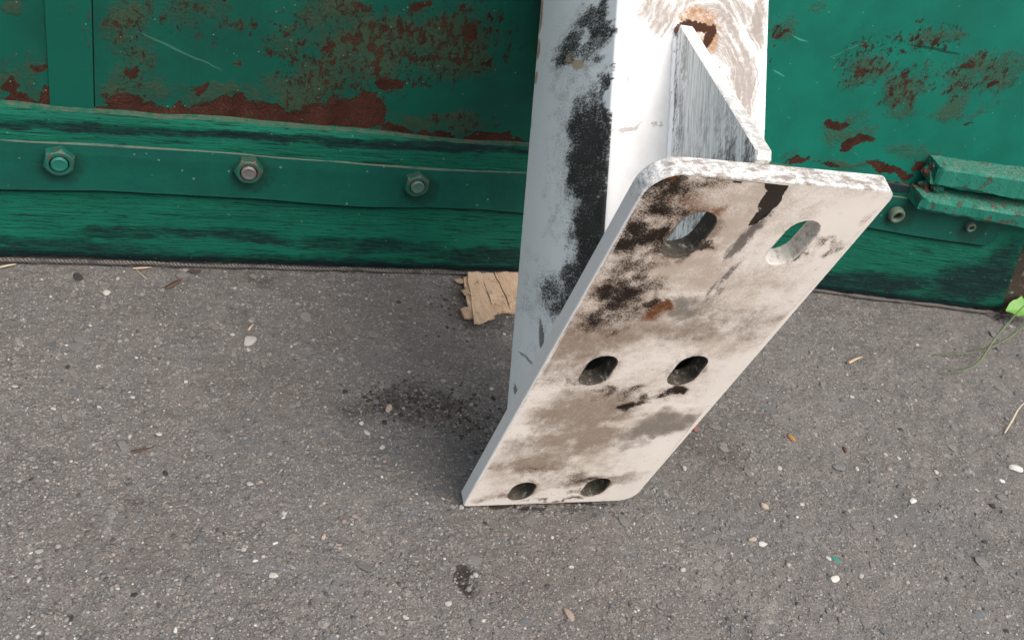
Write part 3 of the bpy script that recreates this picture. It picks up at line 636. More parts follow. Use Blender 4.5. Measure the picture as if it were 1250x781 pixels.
def white_paint(m, n, tone=(.74, .735, .71)): return m.mix(m.rng(n, .3, .7), tone, tuple(x*.93 for x in tone))
def pblob(lst):
    o = []
    for px, py, ru, rv, rot, st in lst:
        u, v = plate_uv(px, py); o.append((u, v, ru, rv, rot, st))
    return o
PFIELD = {}
SLOTS = [((841, 287), .0222, .0400, -4), ((967, 297), .0215, .0410, -4), ((730, 452), .0205, .036, 0), ((839, 452), .0215, .037, 0), ((637, 599), .0195, .031, 0), ((727, 594), .0205, .032, 0)]
def plate_mat():
    m = M('stained_white_plate'); p = m.obj()
    def pf(name, lst, amp=.0085): PFIELD[name] = (lst, amp); return m.attr(name)
    n1 = m.noise(p, 85, 8, .82); n2 = m.noise(p, 780, 8, .9); n3 = m.noise(p, 900, 4, .7); nb = m.noise(m.vscale(p, (1, .45, 1)), 260, 7, .82)
    col = white_paint(m, m.noise(p, 14, 4), (.69, .635, .575))
    # thin brown film rubbed into the paint
    film = pblob([(860, 245, .055, .045, 0, .98), (790, 330, .050, .050, 0, 1.0), (760, 390, .050, .045, 0, 1.0), (720, 500, .05, .05, 0, .80), (690, 560, .055, .04, 0, .92), (900, 400, .05, .035, 20, .82), (620, 590, .03, .03, 0, .7), (700, 440, .04, .05, 0, .75), (1020, 230, .035, .012, 0, .5), (790, 470, .05, .03, 0, .6), (960, 260, .03, .03, 0, .55), (880, 350, .06, .03, 0, .72)])
    f = pf('film', film); fm = m.cut(f, m.add(m.mul(n1, .4), m.mul(n2, .6)), 3.0, .62, .66)
    col = m.mix(m.mul(fm, .70), col, m.mix(n2, (.17, .115, .08), (.36, .275, .205)))
    bl = m.rng(m.add(m.mul(m.noise(p, 34, 6, .75), .6), m.mul(n2, .4)), .53, .68); col = m.mix(m.mul(bl, .50), col, (.31, .235, .180))
    # grey-brown dried mud
    mud = pblob([(720, 500, .042, .024, 20, 1.1), (680, 540, .044, .022, 10, 1.05), (650, 565, .04, .014, 0, .85), (800, 520, .028, .020, 25, 1.15), (770, 530, .022, .016, 20, .9), (690, 440, .020, .030, 0, .78), (730, 410, .035, .022, 20, .8), (860, 395, .05, .014, 20, .75), (930, 395, .03, .010, 25, .6), (620, 605, .03, .008, 0, .7), (720, 585, .045, .012, 0, .85), (850, 372, .014, .007, 15, .7)])
    g = pf('mud', mud); flk = m.mx(m.rng(m.noise(m.vscale(p, (.5, 1.3, 1)), 620, 8, .9), .50, .60), m.rng(m.noise(m.vscale(p, (1.6, .35, 1)), 420, 6, .85), .57, .64)); gm = m.cut(g, m.add(m.mul(n1, .25), m.add(m.mul(n2, .40), m.mul(nb, .35))), 2.6, .62, .60)
    col = m.mix(m.mul(m.mul(gm, .88), m.math('SUBTRACT', 1.0, m.mul(flk, .55))), col, m.mix(n2, (.115, .085, .062), (.30, .235, .18)))
    grey = m.cut(pf('grey', pblob([(802, 521, .024, .017, 25, 1.05), (840, 372, .012, .009, 25, 1.2), (775, 545, .01, .008, 0, .7)])), m.add(m.mul(n2, .6), m.mul(n1, .4)), 2.6, .60)
    col = m.mix(m.mul(grey, .78), col, m.mix(n3, (.085, .078, .070), (.24, .21, .18)))
    # black tar and burnt paint
    tar = pblob([(772, 288, .020, .013, 0, .85), (785, 250, .034, .026, 10, .56), (805, 300, .02, .02, 0, .5), (760, 330, .02, .016, 0, .58), (825, 262, .014, .008, 0, .62), (750, 300, .012, .012, 0, .7), (815, 235, .016, .008, 0, .62), (840, 225, .028, .014, 0, .55), (770, 355, .018, .016, 0, .78), (745, 385, .022, .016, 0, .66), (800, 375, .010, .012, 20, .80), (800, 218, .020, .008, 0, .70), (730, 395, .02, .02, 0, .55), (790, 345, .02, .012, 0, .62),
                  (830, 304, .015, .006, 0, .95), (745, 478, .022, .008, 10, .66), (825, 475, .009, .007, 20, 1.0), (780, 490, .018, .007, 10, .9), (800, 480, .012, .006, 15, .85), (695, 467, .02, .01, 0, .5), (675, 610, .03, .004, 0, .8), (700, 600, .014, .006, 0, .6), (655, 575, .02, .012, 0, .42), (1003, 300, .006, .006, 0, .4), (965, 318, .008, .004, 0, .6), (1010, 303, .012, .003, 45, .5), (710, 585, .012, .008, 0, .6)])
    t = pf('tar', tar); t = m.mul(t, 1.5); tm = m.cut(t, m.add(m.mul(n1, .36), m.mul(n2, .64)), 3.2, .20, .96)
    hz = m.cut(t, m.add(m.mul(n1, .4), m.mul(n2, .6)), 3.0, .45, .66); col = m.mix(m.mul(hz, .72), col, m.mix(n2, (.10, .062, .040), (.26, .19, .14)))
    # the drip running down from the top edge
    dr = pblob([(948, 223, .0070, .0060, 0, 1.2), (943, 238, .0048, .011, -14, 1.2), (934, 258, .0036, .0125, -16, 1.15)])
    td = m.cut(pf('drip', dr, .0009), n2, .35, .05)
    tm = m.mx(tm, td)
    edge = m.cut(pf('rimtar', pblob([(800, 213, .012, .0035, 20, 1.1), (835, 212, .012, .003, -4, 1.0), (890, 215, .028, .0030, 0, 1.1), (930, 219, .02, .003, 0, 1.1), (1083, 234, .006, .0025, 0, 1.2), (830, 618, .05, .002, 0, .5)])), n2, .6, .08)
    tm = m.mx(tm, edge)
    dr2 = m.cut(pf('smear', pblob([(914, 284, .0036, .018, -14, .95), (900, 303, .0034, .012, -14, .85), (884, 338, .0026, .022, -12, .70), (872, 360, .003, .014, -12, .5)]), .0012), m.add(m.mul(nb, .5), m.mul(n2, .5)), 2.2, .34)
    col = m.mix(m.mul(dr2, .88), col, m.mix(n2, (.020, .016, .016), (.13, .105, .095)))
    col = m.mix(m.mul(tm, .95), col, m.mix(n3, (.003, .0022, .002), (.015, .010, .008)))
    sd = m.cut(pf('slotdirt', [(plate_uv(*q[0])[0], plate_uv(*q[0])[1]-.001, q[1]*.60, q[2]*.58, q[3], (.80, .42, .72, .80, 1.05, 1.1)[i]) for i, q in enumerate(SLOTS)], .005), m.add(m.mul(n1, .5), m.mul(n2, .5)), 1.8, .30, .52); col = m.mix(m.mul(sd, .72), col, m.mix(n2, (.035, .022, .014), (.20, .135, .09)))
    # rust weeping from chips and slots
    ru = m.cut(pf('rust', pblob([(797, 383, .0075, .013, -28, 1.25), (866, 262, .008, .003, 0, .75), (855, 258, .006, .004, 0, .7), (612, 606, .014, .006, 10, .7), (585, 610, .012, .006, 0, .5), (850, 250, .012, .006, 0, .5), (1078, 258, .006, .014, -30, .45), (650, 592, .008, .004, 0, .7), (722, 458, .006, .008, 0, .3), (805, 215, .01, .004, 0, .6)])), m.add(m.mul(n2, .6), m.mul(n1, .4)), 2.4, .42, .58)
    col = m.mix(m.mul(ru, .75), col, m.mix(n2, (.055, .016, .006), (.24, .095, .030)))
    sc = m.rng(m.noise(m.vscale(p, (.25, 1.6, 1)), 240, 5, .7), .61, .66); col = m.mix(m.mul(m.mul(sc, m.rng(n1, .4, .6)), .45), col, (.20, .15, .12))
    pin = m.vor(p, 300); pr = m.n('ShaderNodeSeparateColor'); m.set(pr.inputs[0], pin['Color']); col = m.mix(m.mul(m.mul(m.rng(pr.outputs[0], .94, .95), m.rng(pin['Distance'], .22, .15)), .6), col, (.11, .075, .05))
    h = m.add(m.add(m.mul(n2, .35), m.mul(gm, .35)), m.add(m.mul(tm, -.25), m.mul(n3, .2)))
    sp = m.math('SUBTRACT', .30, m.mul(m.mx(m.mx(tm, gm), m.mul(fm, .5)), .27)); return m.out(col, .6, m.bump(h, .0007, .75), sp)
def edge_mat():
    m = M('plate_edge_paint'); p = m.obj(); n1 = m.noise(p, 160, 8, .85); n2 = m.noise(p, 700, 6, .85); ns = m.noise(m.vscale(p, (.3, .3, 1)), 300, 5, .7)
    col = m.mix(m.rng(n2, .3, .7), (.66, .67, .655), (.58, .59, .58))
    sx = m.n('ShaderNodeSeparateXYZ'); m.set(sx.inputs[0], p)
    topb = m.mx(m.mul(m.rng(sx.outputs[1], YT-.06, YT-.004), .78), .22)
    g = m.cut(topb, m.add(m.mul(n1, .6), m.mul(n2, .4)), 1.6, .22, .74); col = m.mix(m.mul(g, .8), col, m.mix(n2, (.07, .068, .062), (.30, .29, .27)))
    br = m.mul(m.mul(m.rng(sx.outputs[1], YT-.006, YT-.002), m.rng(ns, .46, .60)), .75); col = m.mix(br, col, (.12, .085, .06))
    return m.out(col, .5, m.bump(m.add(n1, n2), .0006, .6), .4)
def slot_mat():
    m = M('slot_wall_grime'); p = m.obj(); n = m.noise(p, 170, 8, .85); n2 = m.noise(p, 500, 4, .7)
    sx = m.n('ShaderNodeSeparateXYZ'); m.set(sx.inputs[0], p)
    clean = m.mul(m.rng(sx.outputs[0], .035, .06), m.rng(sx.outputs[1], .24, .28))
    col = m.mix(m.rng(m.add(n, m.mul(clean, .20)), .52, .72), m.mix(n2, (.012, .012, .011), (.075, .062, .045)), m.mix(n2, (.40, .375, .33), (.52, .50, .46)))
    return m.out(col, .7, m.bump(m.add(n, n2), .0007, .8), .3)
ME = edge_mat()
def outline_rect(x0, x1, y0, y1, r, n=9):
    """r = radii bl, br, tr, tl ; counter-clockwise"""
    o = []
    for (cx, cy, rr, a0) in ((x0+r[0], y0+r[0], r[0], 180), (x1-r[1], y0+r[1], r[1], 270), (x1-r[2], y1-r[2], r[2], 0), (x0+r[3], y1-r[3], r[3], 90)):
        for k in range(n): t = math.radians(a0+90*k/(n-1)); o.append((cx+rr*math.cos(t), cy+rr*math.sin(t)))
    return o
def slot_outline(cx, cy, w, l, rot, n=9):
    o = []; r = w/2; a = math.radians(rot); ca, sa = math.cos(a), math.sin(a)
    for (yy, a0) in ((l/2-r, 0), (-(l/2-r), 180)):
        for k in range(n): t = math.radians(a0+180*k/(n-1)); x, y = r*math.cos(t), yy+r*math.sin(t); o.append((cx+x*ca-y*sa, cy+x*sa+y*ca))
    return o
def inset(loop, d):
    n = len(loop); o = []
    for i in range(n):
        a, b, c = Vector(loop[i-1]), Vector(loop[i]), Vector(loop[(i+1) % n]); t = (c-a)
        if t.length < 1e-9: o.append(tuple(b)); continue
        t.normalize(); o.append((b.x-t.y*d, b.y+t.x*d))
    return o
def build_plate():
    outer = outline_rect(XL, XR, YB, YT, (.004, .016, .008, .021))
    def pin(pt, lp):
        c = False; x, y = pt
        for i in range(len(lp)):
            x1, y1 = lp[i-1]; x2, y2 = lp[i]
            if (y1 > y) != (y2 > y) and x < (x2-x1)*(y-y1)/(y2-y1)+x1: c = not c
        return c
    slots = []
    for (pp, w, l, rot) in SLOTS:
        u, v = plate_uv(*pp); slots.append(slot_outline(u, v, w, l, rot))
    V = []; Fc = []; MI = []
    b = .0012
    loops = [outer]+slots
    def face(z, ins, flip):
        lps = [inset(outer, ins)]+[inset(s, -ins) for s in slots]; pts = []; ed = []
        for lp in lps:
            o = len(pts); pts += lp; ed += [(o+i, o+(i+1) % len(lp)) for i in range(len(lp))]
        big = inset(outer, .0026); small = [inset(s, -.0026) for s in slots]
        for gx in np.arange(XL+.003, XR-.002, .0028 if not flip else .02):
            for gy in np.arange(YB+.003, YT-.002, .0028 if not flip else .02):
                if pin((gx, gy), big) and not any(pin((gx, gy), s) for s in small): pts.append((gx, gy))
        r = geometry.delaunay_2d_cdt([Vector(q) for q in pts], ed, [], 0, 1e-7)
        vv, ff = r[0], r[2]; o = len(V); V.extend((q.x, q.y, z) for q in vv)
        for f in ff:
            c = sum((vv[i] for i in f), Vector((0, 0)))/len(f)
            if not pin(c, lps[0]) or any(pin(c, s) for s in lps[1:]): continue
            Fc.append(tuple(o+i for i in (f[::-1] if flip else f))); MI.append(1 if flip else 0)
    face(0, b, False); face(-TH, b*.8, True)
    for li, lp in enumerate(loops):
        sgn = 1 if li == 0 else -1; rings = [(inset(lp, sgn*b), 0), (inset(lp, sgn*b*.3), -b*.3), (lp, -b), (lp, -TH+b), (inset(lp, sgn*b*.8), -TH)]
        o = len(V); n = len(lp)
        for q, z in rings: V.extend((x, y, z) for x, y in q)
        for k in range(len(rings)-1):
            for i in range(n):
                a, c = o+k*n+i, o+k*n+(i+1) % n; Fc.append((a, a+n, c+n, c)); MI.append(1 if li == 0 else 2)
    me = bpy.data.meshes.new('base_plate'); me.from_pydata(V, [], Fc); me.polygons.foreach_set('material_index', MI)
    pm = plate_mat(); o = link('base_plate', me, [pm, ME, slot_mat()], post)
    bm = bmesh.new(); bm.from_mesh(me); bmesh.ops.remove_doubles(bm, verts=bm.verts, dist=1e-5); bmesh.ops.recalc_face_normals(bm, faces=bm.faces); bm.to_mesh(me); bm.free()
    C = np.empty(len(me.vertices)*3); me.vertices.foreach_get('co', C); C = C.reshape(-1, 3)
    for nm, (lst, amp) in PFIELD.items(): me.attributes.new(nm, 'FLOAT', 'POINT').data.foreach_set('value', np_field(C[:, 0], C[:, 1], lst, amp, 1.05 if nm in ('film', 'mud', 'tar', 'slotdirt') else .3))
    return o
build_plate()

# the hollow post: length set so that its far lower edge meets the gate sheet
ZB = -TH+.0005
def to_world(x, y, z): return PT + PR @ np.array([x, y, z])
LMAX = 2.0
for cx_ in (PL, PRR):
    p0 = to_world(*ax(cx_, PB, 0)); L_ = (0.012-.0035+float(bend(p0[0]))-p0[1])/(AX[1]); LMAX = min(LMAX, L_)
LP = LMAX
# uv of the post faces: (across, along) in metres
def face_uv(px, py, which):
    """photo point -> (across, along) on the post's left face or its front face"""
    if which == 'left': o = to_world(PL, PB, 0); e1 = PR[:, 1]
    else: o = to_world(PL, PF, 0); e1 = PR[:, 0]
    nrm = np.cross(e1, AX); q = on_plane(px, py, o, nrm)-o
    A = np.stack([e1, AX], 1); k, *_ = np.linalg.lstsq(A, q, rcond=None)
    return (float(k[0])*SIDE_A, float(k[1]+SIDE_C*k[0])) if which == 'left' else (float(k[0]), float(k[1]))
SIDE_A, SIDE_C = 1.0, 0.0                                      # the dirt on the side face lies slanting across it
_k0, _k1, _k2 = face_uv(700, 200, 'left'), face_uv(704, 200, 'left'), face_uv(700, 196, 'left')
_C = -(_k1[1]-_k0[1])/(_k1[0]-_k0[0]); _du, _dv = abs(_k1[0]-_k0[0]), abs(_k2[1]+_C*_k2[0]-_k0[1]-_C*_k0[0]); SIDE_A, SIDE_C = _dv/_du, _C
def fblob(lst, which):
    o = []
    for px, py, rx, ry, rot, st in lst:
        u, v = face_uv(px, py, which); u1, v1 = face_uv(px+4, py, which); u2, v2 = face_uv(px, py-4, which)
        o.append((u, v, rx*abs(u1-u)/4, ry*abs(v2-v)/4, rot, st))
    return o
def left_mat():
    m = M('post_side_paint'); u = m.uv(); uw = m.warp(u, 60, .034, 6); n1 = m.noise(u, 90, 6, .75); n2 = m.noise(u, 760, 8, .9); n3 = m.noise(u, 700, 4, .7); ns = m.noise(m.vscale(u, (1, .5, 1)), 130, 6, .75)
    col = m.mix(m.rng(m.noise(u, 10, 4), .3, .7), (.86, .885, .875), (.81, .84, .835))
    fog = m.cut(m.blobs(uw, fblob([(690, 200, 30, 120, 0, .75), (700, 120, 30, 60, 0, .8), (665, 370, 40, 50, 0, .75), (700, 60, 40, 60, 0, .75), (650, 330, 26, 30, 0, .55), (720, 250, 40, 120, 0, .8), (650, 440, 30, 30, 0, .5)], 'left')), m.add(m.mul(n2, .65), m.mul(ns, .35)), 3.0, .40, .92)
    col = m.mix(m.mul(fog, .66), col, m.mix(n3, (.09, .088, .078), (.36, .36, .33)))
    t = m.blobs(uw, fblob([(722, 290, 24, 75, 0, 1.02), (718, 200, 24, 90, 0, .95), (712, 150, 22, 34, 0, .85), (740, 300, 10, 130, 0, 1.25), (735, 340, 14, 80, 0, 1.05), (700, 350, 20, 40, 0, .85), (735, 20, 14, 40, 0, .80), (695, 62, 20, 20, 0, .82), (720, 20, 20, 14, 0, .7), (722, 60, 14, 18, 0, .62), (700, 185, 10, 34, 0, .6), (680, 360, 24, 26, 0, .68), (740, 100, 8, 26, 0, .7), (738, 160, 8, 40, 0, .9)], 'left'))
    t = m.mul(t, 1.4); k = m.cut(t, m.add(m.mul(n1, .30), m.mul(n2, .70)), 3.4, .30, .80)
    col = m.mix(m.mul(k, .95), col, m.mix(n3, (.003, .0026, .002), (.016, .013, .010)))
    c = m.cut(m.blobs(uw, fblob([(706, 76, 9, 6, 0, 1.0), (698, 70, 5, 4, 0, .8)], 'left')), n2, 1.3, .15); col = m.mix(m.mul(c, .8), col, (.46, .34, .20))
    e = m.cut(m.blobs(m.warp(u, 80, .004), fblob([(660, 20, 2, 20, 0, .9), (657, 60, 2, 14, 0, .8), (654, 95, 2, 8, 0, .8), (648, 150, 2, 8, 0, .5)], 'left')), n2, 1.1, .15); col = m.mix(m.mul(e, .75), col, (.33, .15, .04))
    cr = m.cut(m.blobs(m.warp(u, 60, .010), fblob([(660, 415, 3, 30, 12, .8), (645, 440, 14, 3, 0, .6), (690, 380, 4, 30, 20, .8), (630, 480, 4, 14, 20, .7)], 'left')), n2, 1.2, .12); col = m.mix(m.mul(cr, .8), col, (.05, .055, .05))
    return m.out(col, .5, m.bump(m.add(m.mul(n2, .5), m.mul(k, .5)), .0007, .7), m.math('SUBTRACT', .32, m.mul(k, .29)))
def front_mat():
    m = M('post_front_paint'); u = m.uv(); uw = m.warp(u, 40, .016, 4); n1 = m.noise(u, 50, 5, .7); n2 = m.noise(u, 300, 5, .7); ns = m.noise(m.vscale(u, (1, .06, 1)), 420, 6, .75); fc = face_uv(862, 120, 'front'); dv = m.n('ShaderNodeVectorMath', operation='SUBTRACT'); m.set(dv.inputs[0], uw); dv.inputs[1].default_value = (fc[0], fc[1], 0); dl = m.n('ShaderNodeVectorMath', operation='LENGTH'); m.set(dl.inputs[0], m.vscale(dv.outputs[0], (1, .55, 0))); sv = m.n('ShaderNodeSeparateXYZ'); m.set(sv.inputs[0], uw); cv = m.n('ShaderNodeCombineXYZ'); m.set(cv.inputs[0], dl.outputs['Value']); m.set(cv.inputs[1], m.mul(sv.outputs[1], .07)); nw = m.noise(cv.outputs[0], 330, 6, .75)
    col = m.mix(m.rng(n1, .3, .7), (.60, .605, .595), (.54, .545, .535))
    br = m.blobs(uw, fblob([(885, 40, 24, 60, 6, .80), (905, 100, 20, 60, 8, .85), (870, 90, 14, 50, 8, .6), (800, 10, 22, 34, 25, .62), (925, 25, 10, 40, 0, .8), (880, 5, 60, 20, 0, .7), (820, 20, 20, 12, 30, .5)], 'front'))
    k = m.cut(br, m.add(m.mul(nw, .75), m.mul(n2, .25)), 2.2, .70, .42); col = m.mix(m.mul(k, .90), col, m.mix(nw, (.060, .047, .038), (.24, .20, .17)))
    st = m.mul(m.rng(ns, .60, .68), .35); col = m.mix(st, col, (.45, .46, .46))
    ts = m.cut(m.blobs(uw, fblob([(925, 20, 9, 24, 0, .85), (765, 155, 16, 3, 20, .85), (768, 100, 2, 5, 0, .7), (800, 150, 8, 5, 0, .45), (890, 30, 8, 30, 6, .55)], 'front')), n2, 1.1, .15); col = m.mix(m.mul(ts, .6), col, (.18, .15, .13))
    ru = m.cut(m.blobs(uw, fblob([(852, 26, 26, 16, 0, .85), (868, 46, 9, 20, -15, .85)], 'front')), m.add(m.mul(n2, .5), m.mul(n1, .5)), 1.4, .42); col = m.mix(m.mul(ru, .9), col, (.20, .095, .028))
    bk = m.cut(m.blobs(m.warp(u, 70, .006), fblob([(848, 32, 20, 6, 0, 1.0), (834, 37, 7, 6, 0, 1.0), (866, 44, 5.5, 14, -20, 1.0)], 'front')), n2, 1.2, .2, .36); col = m.mix(m.mul(bk, .95), col, m.mix(n2, (.006, .003, .0025), (.045, .016, .008)))
    return m.out(col, .5, m.bump(m.add(m.mul(n2, .3), m.mul(nw, .3)), .0005, .6), m.math('SUBTRACT', .3, m.mul(m.mx(bk, m.mul(k, .6)), .28)))
def inside_mat():
    m = M('post_inside'); p = m.obj(); return m.out(m.mix(m.noise(p, 80, 5, .7), (.10, .105, .095), (.30, .31, .285)), .85)
MLEFT, MFRONT, MIN_ = left_mat(), front_mat(), inside_mat()
def build_column():
    r = .005; n = 5
    outer = outline_rect(PL, PRR, PB, PF, (r*1.2, r*1.2, r, r), n); t = .007; inner = outline_rect(PL+t, PRR-t, PB+t, PF-t, (.002,)*4, n); N = len(outer)
    zs = [0.0]+[LP*k/14 for k in range(1, 15)]; V = []; Fc = []; MI = []; UVL = []
    for z in zs:
        for lp in (outer, inner):
            for x, y in lp: V.append(ax(x, y, -(z+TH-.0005 if z == 0 else z)))
    def uvof(vi, face):
        lay, q = divmod(vi, 2*N); z = zs[lay]; x, y = (outer+inner)[q]
        return ((y-PB)*SIDE_A, z+SIDE_C*(y-PB)) if face == 'left' else (x-PL, z)
    for l in range(len(zs)-1):
        for i in range(N):
            a, b = l*2*N+i, l*2*N+(i+1) % N; f = (a, b, b+2*N, a+2*N)
            mx, my = (outer[i][0]+outer[(i+1) % N][0])/2, (outer[i][1]+outer[(i+1) % N][1])/2
            isleft = mx < PL+.0022 or (my < PB+.01)
            if mx > PRR-.0022: isleft = True
            Fc.append(f); MI.append(0 if isleft else 1); UVL += [uvof(v, 'left' if isleft else 'front') for v in f]
            a, b = a+N, b+N
            f = (a, a+2*N, b+2*N, b); Fc.append(f); MI.append(2); UVL += [uvof(v, 'front') for v in f]
    top = (len(zs)-1)*2*N
    for i in range(N):
        j = (i+1) % N; f = (top+i, top+j, top+N+j, top+N+i); Fc.append(f); MI.append(2); UVL += [(0, 0)]*4
        f = (i, N+i, N+j, j); Fc.append(f); MI.append(2); UVL += [(0, 0)]*4
    o = mesh('column', V, Fc, [MLEFT, MFRONT, MIN_], post, np.array(UVL), False, MI)
    bm = bmesh.new(); bm.from_mesh(o.data); bmesh.ops.recalc_face_normals(bm, faces=bm.faces); bm.to_mesh(o.data); bm.free()
    for p in o.data.polygons: p.use_smooth = True
    o.data.set_sharp_from_angle(angle=math.radians(30))
build_column()

# the triangular stiffener between the post's front face and the plate
def gusset_mat():
    m = M('brushed_white_stiffener'); u = m.uv(); ns = m.noise(m.vscale(u, (1, .05, 1)), 520, 6, .75); n2 = m.noise(u, 280, 5, .75); nw = m.noise(m.vscale(u, (1, .3, 1)), 70, 5, .7)
    col = m.mix(m.mul(m.rng(ns, .52, .40), .75), (.80, .815, .785), (.33, .335, .31))
    a = m.rng(m.add(m.mul(nw, .6), m.mul(n2, .4)), .46, .58)
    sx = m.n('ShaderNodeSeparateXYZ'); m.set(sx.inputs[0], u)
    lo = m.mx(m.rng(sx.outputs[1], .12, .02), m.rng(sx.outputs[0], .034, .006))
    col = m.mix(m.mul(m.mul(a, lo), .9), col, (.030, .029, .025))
    return m.out(col, .5, m.bump(m.add(m.mul(ns, .7), m.mul(n2, .4)), .0007, .7), .35)
def gusset_edge_mat():
    m = M('stiffener_edge'); p = m.obj(); n = m.noise(p, 130, 6, .75); n2 = m.noise(p, 420, 5, .7); sx = m.n('ShaderNodeSeparateXYZ'); m.set(sx.inputs[0], p)
    col = m.mix(n2, (.62, .615, .59), (.52, .52, .50)); k = m.cut(m.rng(sx.outputs[2], -.16, -.03, .32, .70), m.add(m.mul(n, .5), m.mul(n2, .5)), 1.8, .2, .62); col = m.mix(m.mul(k, .7), col, m.mix(n2, (.09, .085, .075), (.30, .28, .25)))
    return m.out(col, .5, m.bump(n2, .0005, .6), .35)
def build_gusset():
    xg = plate_uv(916.0, 194, -TH)[0]+.001; yt = YT-.003
    # apex height along the post: where the photo's apex falls on the front face
    la = face_uv(840, 42, 'front')[1]
    xg0 = min(xg, face_uv(830, 60, 'front')[0]+PL+.0)
    th = .0105; e = .010; b = .0010
    prof = [(yt, TH-.001), (yt, TH+.004), (PF+.007, la), (PF-.001, la+.001), (PF-.001, TH-.001)]    # (b, along the post)
    V = []; UV = []
    for xx, sh in ((xg, b), (xg+b, 0), (xg+th-b, 0), (xg+th, b)):
        cy = sum(q[0] for q in prof)/5; cz = sum(q[1] for q in prof)/5
        for y, z in prof:
            k = 1-sh/.06; V.append(ax(xx, cy+(y-cy)*k, -(cz+(z-cz)*k))); UV.append((y-PF, z))
    Fc = [tuple(range(5)), tuple(15+i for i in range(5))[::-1]]; MI = [0, 0]
    for l in range(3):
        for i in range(5): j = (i+1) % 5; Fc.append((l*5+i, l*5+5+i, l*5+5+j, l*5+j)); MI.append(1)
    o = mesh('stiffener', V, Fc, [gusset_mat(), gusset_edge_mat()], post, UV, False, MI)
    bm = bmesh.new(); bm.from_mesh(o.data); bmesh.ops.recalc_face_normals(bm, faces=bm.faces); bm.to_mesh(o.data); bm.free()
    return xg, la, th
XG, LA, GT = build_gusset()

def weld(a, b, r, mat, seed, axis=False):
    """a lumpy bead between two local points"""
    a, b = Vector(a), Vector(b); n = max(6, int((b-a).length/.0025)); pts = []; rr = []
    for i in range(n+1):
        q = a.lerp(b, i/n); k = float(vnoise(i*.35, seed, 1, 101)); pts.append(q+Vector((k*.0006, k*.0005, 0))); rr.append(r*(1+.18*math.sin(i*1.9)+.15*k)*(.55 if i in (0, n) else 1))
    V, Fc = tube(pts, rr, 8); return mesh('weld_bead', V, Fc, [mat], post, None, True)
def weld_mat(name, c0, c1, dark, lvl):
    m = M(name); p = m.obj(); n = m.noise(p, 170, 6, .72); col = m.mix(n, c0, c1); col = m.mix(m.mul(m.rng(m.noise(p, 90, 5, .75), lvl, lvl+.06), .85), col, dark); return m.out(col, .55, m.bump(n, .0008, .7), .35)
WA = weld_mat('painted_weld', (.58, .63, .63), (.68, .72, .72), (.05, .055, .05), .58); WB = weld_mat('burnt_weld', (.08, .03, .018), (.17, .075, .04), (.30, .16, .07), .55); WC = weld_mat('dark_weld', (.04, .03, .025), (.12, .10, .085), (.3, .3, .28), .60)
weld(ax(PL+.001, PB+.004, -TH-.001), ax(PL+.001, PF-.004, -TH-.001), .0048, WA, 1)
weld(ax(PL+.003, PF+.001, -TH-.001), ax(PRR-.003, PF+.001, -TH-.001), .0048, WA, 2)
weld(ax(XG-.0005, PF+.0008, -TH-.002), ax(XG-.0005, PF+.0008, -(LA-.004)), .0020, weld_mat('grey_weld', (.60, .62, .61), (.72, .74, .73), (.22, .22, .21), .60), 3)
weld(ax(XG-.001, PF+.003, -(LA+.0005)), ax(XG+GT+.001, PF+.0025, -(LA-.001)), .0036, WB, 4)
weld(ax(XG+GT+.0005, PF+.002, -(LA-.001)), ax(XG+GT+.0008, PF+.0012, -(LA-.03)), .0026, weld_mat('rusty_weld', (.22, .09, .035), (.5, .4, .3), (.08, .03, .02), .55), 5)

